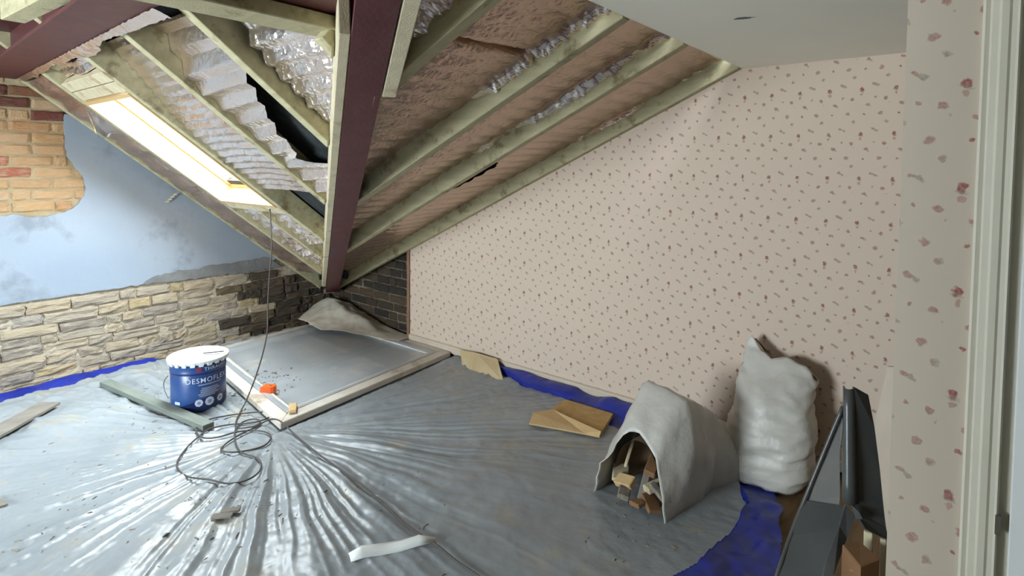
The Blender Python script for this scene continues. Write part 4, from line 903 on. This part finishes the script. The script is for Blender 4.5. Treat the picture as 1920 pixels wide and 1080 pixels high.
SCR = ['pale wood block at the left side of the sack mouth', 'flat yellowish wood chunk low in the left of the sack mouth', 'grey upright offcut in the middle of the sack mouth', 'pale slanting block right of the middle of the sack mouth', 'brown lump low at the right of the sack mouth', 'thin pale stick leaning up inside the sack mouth', 'brown block standing high inside the sack mouth', 'small grey rubble piece at the right edge of the sack mouth', 'small grey rubble piece lying lowest in front of the sack', 'small brown lump that has spilled in front of the sack']
for k, (u, w_, z_, a_, b_, c_, mt, rz, rx) in enumerate(scr):
    o = box('timber_scrap', -a_ / 2, a_ / 2, -b_ / 2, b_ / 2, -c_ / 2, c_ / 2, mt, None, 0.004)
    p = m0 + ax * (w_ + 0.05) + sd * u
    o.location = (p[0], p[1], z_ + 0.035); o.rotation_euler = (rx, 0.2 * (-1) ** k, rz)
    tag(o, SCR[k], 'wood scrap', 'scraps in the mouth of the lying sack')
# the standing sack against the papered wall
sk2 = empty('full_sack', (-0.72, 2.76, 0.02), 'full white sack standing against the flowered wallpaper, its top pulled to a point', 'sack')
zl = [0.0, 0.05, 0.12, 0.2, 0.3, 0.38, 0.46, 0.56]; x0v = [-0.985, -0.985, -0.93, -0.875, -0.855, -0.850, -0.846, -0.842]; x1v = [-0.545, -0.515, -0.505, -0.512, -0.530, -0.528, -0.522, -0.518]; dv = [0.11, 0.125, 0.13, 0.13, 0.12, 0.10, 0.055, 0.012]; yc = [2.735, 2.745, 2.76, 2.775, 2.80, 2.825, 2.855, 2.885]
rings = []; nph = 56
def rim2(c_):   # height of the top edge from left (-1) to right (1)
    return np.interp(c_, [-1, -0.80, -0.45, -0.12, 0.15, 0.45, 0.8, 1], [0.560, 0.592, 0.540, 0.500, 0.522, 0.505, 0.480, 0.445])
for i in range(44):
    t = i / 43; ring_ = []
    for j in range(nph):
        ph = 2 * math.pi * j / nph; c_, s_ = math.cos(ph), math.sin(ph); top = rim2(c_) + (0.010 if s_ < 0 else -0.006)
        z_ = t * top; xa = np.interp(z_, zl, x0v); xb = np.interp(z_, zl, x1v); d_ = np.interp(z_, zl, dv); y_ = np.interp(z_, zl, yc)
        cc = np.sign(c_) * abs(c_) ** 0.75; ss = np.sign(s_) * abs(s_) ** 0.8
        ring_.append(((xa + xb) / 2 + (xb - xa) / 2 * cc, min(y_ + d_ * ss, 2.965), 0.024 + z_))
    rings.append(ring_)
loft('cloth', rings, M_sack, sk2, True, False, 15, 0.016, True, 7, 0.003, 2.6)
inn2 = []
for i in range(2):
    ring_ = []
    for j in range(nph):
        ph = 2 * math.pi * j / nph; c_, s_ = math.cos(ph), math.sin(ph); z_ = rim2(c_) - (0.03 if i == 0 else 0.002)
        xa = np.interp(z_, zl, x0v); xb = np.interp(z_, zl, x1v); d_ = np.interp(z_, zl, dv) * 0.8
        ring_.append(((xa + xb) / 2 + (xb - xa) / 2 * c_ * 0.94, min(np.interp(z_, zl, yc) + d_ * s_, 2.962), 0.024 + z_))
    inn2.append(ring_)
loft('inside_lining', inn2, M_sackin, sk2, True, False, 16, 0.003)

# ------------------------------------------------------------------ grey folded sheets and scraps by the nib wall
gs = empty('folded_grey_sheet', (-0.30, 1.66, 0), 'dark grey folded plastic sheeting standing on end beside the nib wall', 'plastic sheeting')
def strip(name, L_, R_, mat, thick, parent=gs, smooth=True):
    V = [Vector(p) for pr_ in zip(L_, R_) for p in pr_]; n = len(L_)
    o = mesh(name, V, [(2 * i, 2 * i + 1, 2 * i + 3, 2 * i + 2) for i in range(n - 1)], mat, parent, False)
    md = o.modifiers.new('thickness', 'SOLIDIFY'); md.thickness = thick; md.offset = 0; return o
strip('left_face', [(-0.256, 1.750, 0.790), (-0.291, 1.720, 0.669), (-0.329, 1.680, 0.536), (-0.348, 1.630, 0.455), (-0.362, 1.560, 0.377), (-0.401, 1.450, 0.185)],
      [(-0.250, 1.745, 0.788), (-0.255, 1.730, 0.674), (-0.248, 1.710, 0.567), (-0.247, 1.680, 0.495), (-0.265, 1.600, 0.408), (-0.302, 1.500, 0.235)], M_greyb, 0.006)
strip('lower_face', [(-0.328, 1.675, 0.541), (-0.347, 1.625, 0.458), (-0.362, 1.555, 0.380), (-0.399, 1.445, 0.190)],
      [(-0.242, 1.700, 0.548), (-0.243, 1.675, 0.498), (-0.265, 1.595, 0.411), (-0.301, 1.495, 0.239)], M_grey, 0.006)
tube('edge_roll', [(-0.253, 1.745, 0.799), (-0.289, 1.715, 0.674), (-0.326, 1.675, 0.541), (-0.347, 1.625, 0.458), (-0.362, 1.555, 0.380), (-0.399, 1.445, 0.190)], 0.0055, M_grey, gs, 8, 4)
strip('edge_fold', [(-0.233, 1.690, 0.560), (-0.243, 1.670, 0.508), (-0.260, 1.610, 0.440), (-0.298, 1.480, 0.251)], [(-0.210, 1.695, 0.538), (-0.227, 1.675, 0.477), (-0.241, 1.600, 0.412), (-0.275, 1.480, 0.252)], M_grey, 0.012)
# rolled ridge and the wide right-hand face, as one bent profile from top to bottom
prof = [(-0.012, 0.010), (-0.006, -0.012), (0.004, -0.016), (0.012, -0.004), (0.016, 0.006)]
ridge_top, ridge_bot = Vector((-0.243, 1.745, 0.853)), Vector((-0.224, 1.690, 0.571))
V = []; F = []; k = len(prof)
for i in range(7):
    t = i / 6; c = ridge_top.lerp(ridge_bot, t); sc = 0.8 + 0.35 * t
    for (a, b) in prof: V.append((c.x + a * sc, c.y + b * sc, c.z))
for i in range(6):
    for j in range(k - 1): F.append((i * k + j, i * k + j + 1, (i + 1) * k + j + 1, (i + 1) * k + j))
o = mesh('ridge_roll', V, F, M_grey, gs, True); md = o.modifiers.new('thickness', 'SOLIDIFY'); md.thickness = 0.004
strip('right_face', [(-0.231, 1.745, 0.859), (-0.222, 1.735, 0.755), (-0.216, 1.720, 0.647), (-0.214, 1.705, 0.590), (-0.217, 1.695, 0.557), (-0.206, 1.690, 0.541), (-0.186, 1.690, 0.512)],
      [(-0.202, 1.780, 0.834), (-0.184, 1.770, 0.755), (-0.167, 1.760, 0.648), (-0.158, 1.750, 0.583), (-0.152, 1.745, 0.538), (-0.147, 1.740, 0.507), (-0.140, 1.735, 0.479)], M_grey, 0.006)
sheet('torn_flap', [(-0.215, 1.685, 0.568), (-0.198, 1.680, 0.560), (-0.189, 1.680, 0.544), (-0.205, 1.685, 0.535)], 0.004, M_grey, gs)
wp = sheet('white_board', [(-0.206, 2.300, 0.768), (-0.240, 2.300, 0.540), (-0.216, 2.300, 0.406), (-0.189, 2.300, 0.152), (-0.128, 2.300, 0.057), (-0.026, 2.300, 0.437), (-0.094, 2.300, 0.790)], 0.012, M_skirt)
tag(rebase(wp), 'pale board leaning in the gap behind the nib wall', 'board')
bx_ = empty('cardboard_box', (-0.25, 1.5, 0), 'small brown cardboard box half hidden behind the grey sheeting', 'box')
q0, q1, q2, q3 = [Vector(v) for v in ((-0.227, 1.620, 0.491), (-0.193, 1.660, 0.495), (-0.143, 1.600, 0.503), (-0.178, 1.550, 0.494))]
zt = min(q0.z, q1.z, q2.z, q3.z)
hexa('carton', [(q.x, q.y, 0.0) for q in (q3, q2, q1, q0)] + [tuple(q) for q in (q3, q2, q1, q0)], M_brown, bx_, 0.003)
box('tape_line', (q0.x + q3.x) / 2, (q1.x + q2.x) / 2, (q0.y + q3.y) / 2 - 0.012, (q0.y + q3.y) / 2 + 0.012, zt - 0.03, zt - 0.029, M_card, bx_)
for (p, q, w_, lb_) in (((-0.180, 1.700, 0.501), (-0.165, 1.680, 0.346), 0.020, 'nearer white ended stick standing behind the brown cardboard box'), ((-0.147, 1.700, 0.496), (-0.130, 1.660, 0.376), 0.014, 'thin white ended stick standing tight against the nib wall corner')):
    a = Vector((q[0], q[1] - 0.02, 0.0)); b = Vector(p); o = beam('stick', a, b, w_, 0.012, M_pale, None, 0.002, (0, 1, 0)); tag(rebase(o), lb_, 'stick', 'white ended sticks')

# ------------------------------------------------------------------ polythene and small hanging bits under the skylight slope
t = np.linspace(0, 1, 80); w = np.linspace(0, 1, 10); T, Wd = np.meshgrid(t, w, indexing='ij')
yy = 1.02 + 0.82 * T; drop = (0.105 * np.exp(-((T - 0.09) / 0.07) ** 2) + 0.022 + 0.018 * vnoise(T * 14, T * 0, 6)) * (1 - 0.55 * T)
Xp = -4.085 - 0.012 * np.sin(Wd * 3) + 0.008 * fbm(T * 22, Wd * 3, 8) - 0.05 * Wd * drop / 0.12
Zp = zA - sA * (yy - YA) - 0.003 - Wd * drop + 0.006 * fbm(T * 30, Wd * 4, 9)
tag(rebase(grid('polythene_strip', np.stack([Xp, yy, Zp], -1), M_clear, None, True)), 'crumpled clear polythene hanging along the wall side of the skylight', 'polythene')
V = []; F = []
a0 = Vector((-4.585, 1.690, 1.221)); a1 = Vector((-4.590, 1.622, 1.153))
for i in range(9):
    c = a0.lerp(a1, i / 8); zg = 0.010 * (-1) ** i
    V += [(c.x, c.y - 0.012 + zg, c.z), (c.x + 0.004, c.y + 0.012 + zg, c.z + 0.004)]
    if i: F.append((2 * i - 2, 2 * i - 1, 2 * i + 1, 2 * i))
o = mesh('tape_scrap', V, F, M_sheet, None, False); md = o.modifiers.new('thickness', 'SOLIDIFY'); md.thickness = 0.002
tag(rebase(o), 'zigzag scrap of pale tape hanging on the blue plaster under the slope', 'tape')
xs = np.linspace(0, 1, 26); ww = np.linspace(0, 1, 6); T, Wd = np.meshgrid(xs, ww, indexing='ij')
b0 = np.array((-4.643, 2.930, 0.323)); b1 = np.array((-4.671, 2.930, 0.159))
P = b0 + (b1 - b0) * T[..., None]; P[..., 0] += (Wd - 0.5) * 0.055 * (0.5 + 0.7 * np.abs(np.sin(T * 5))); P[..., 1] += 0.02 * fbm(T * 7, Wd * 4, 3)
tag(rebase(grid('foil_tail', P, M_foilA)), 'small crumpled foil tail hanging below the foot of the red steel', 'insulation')
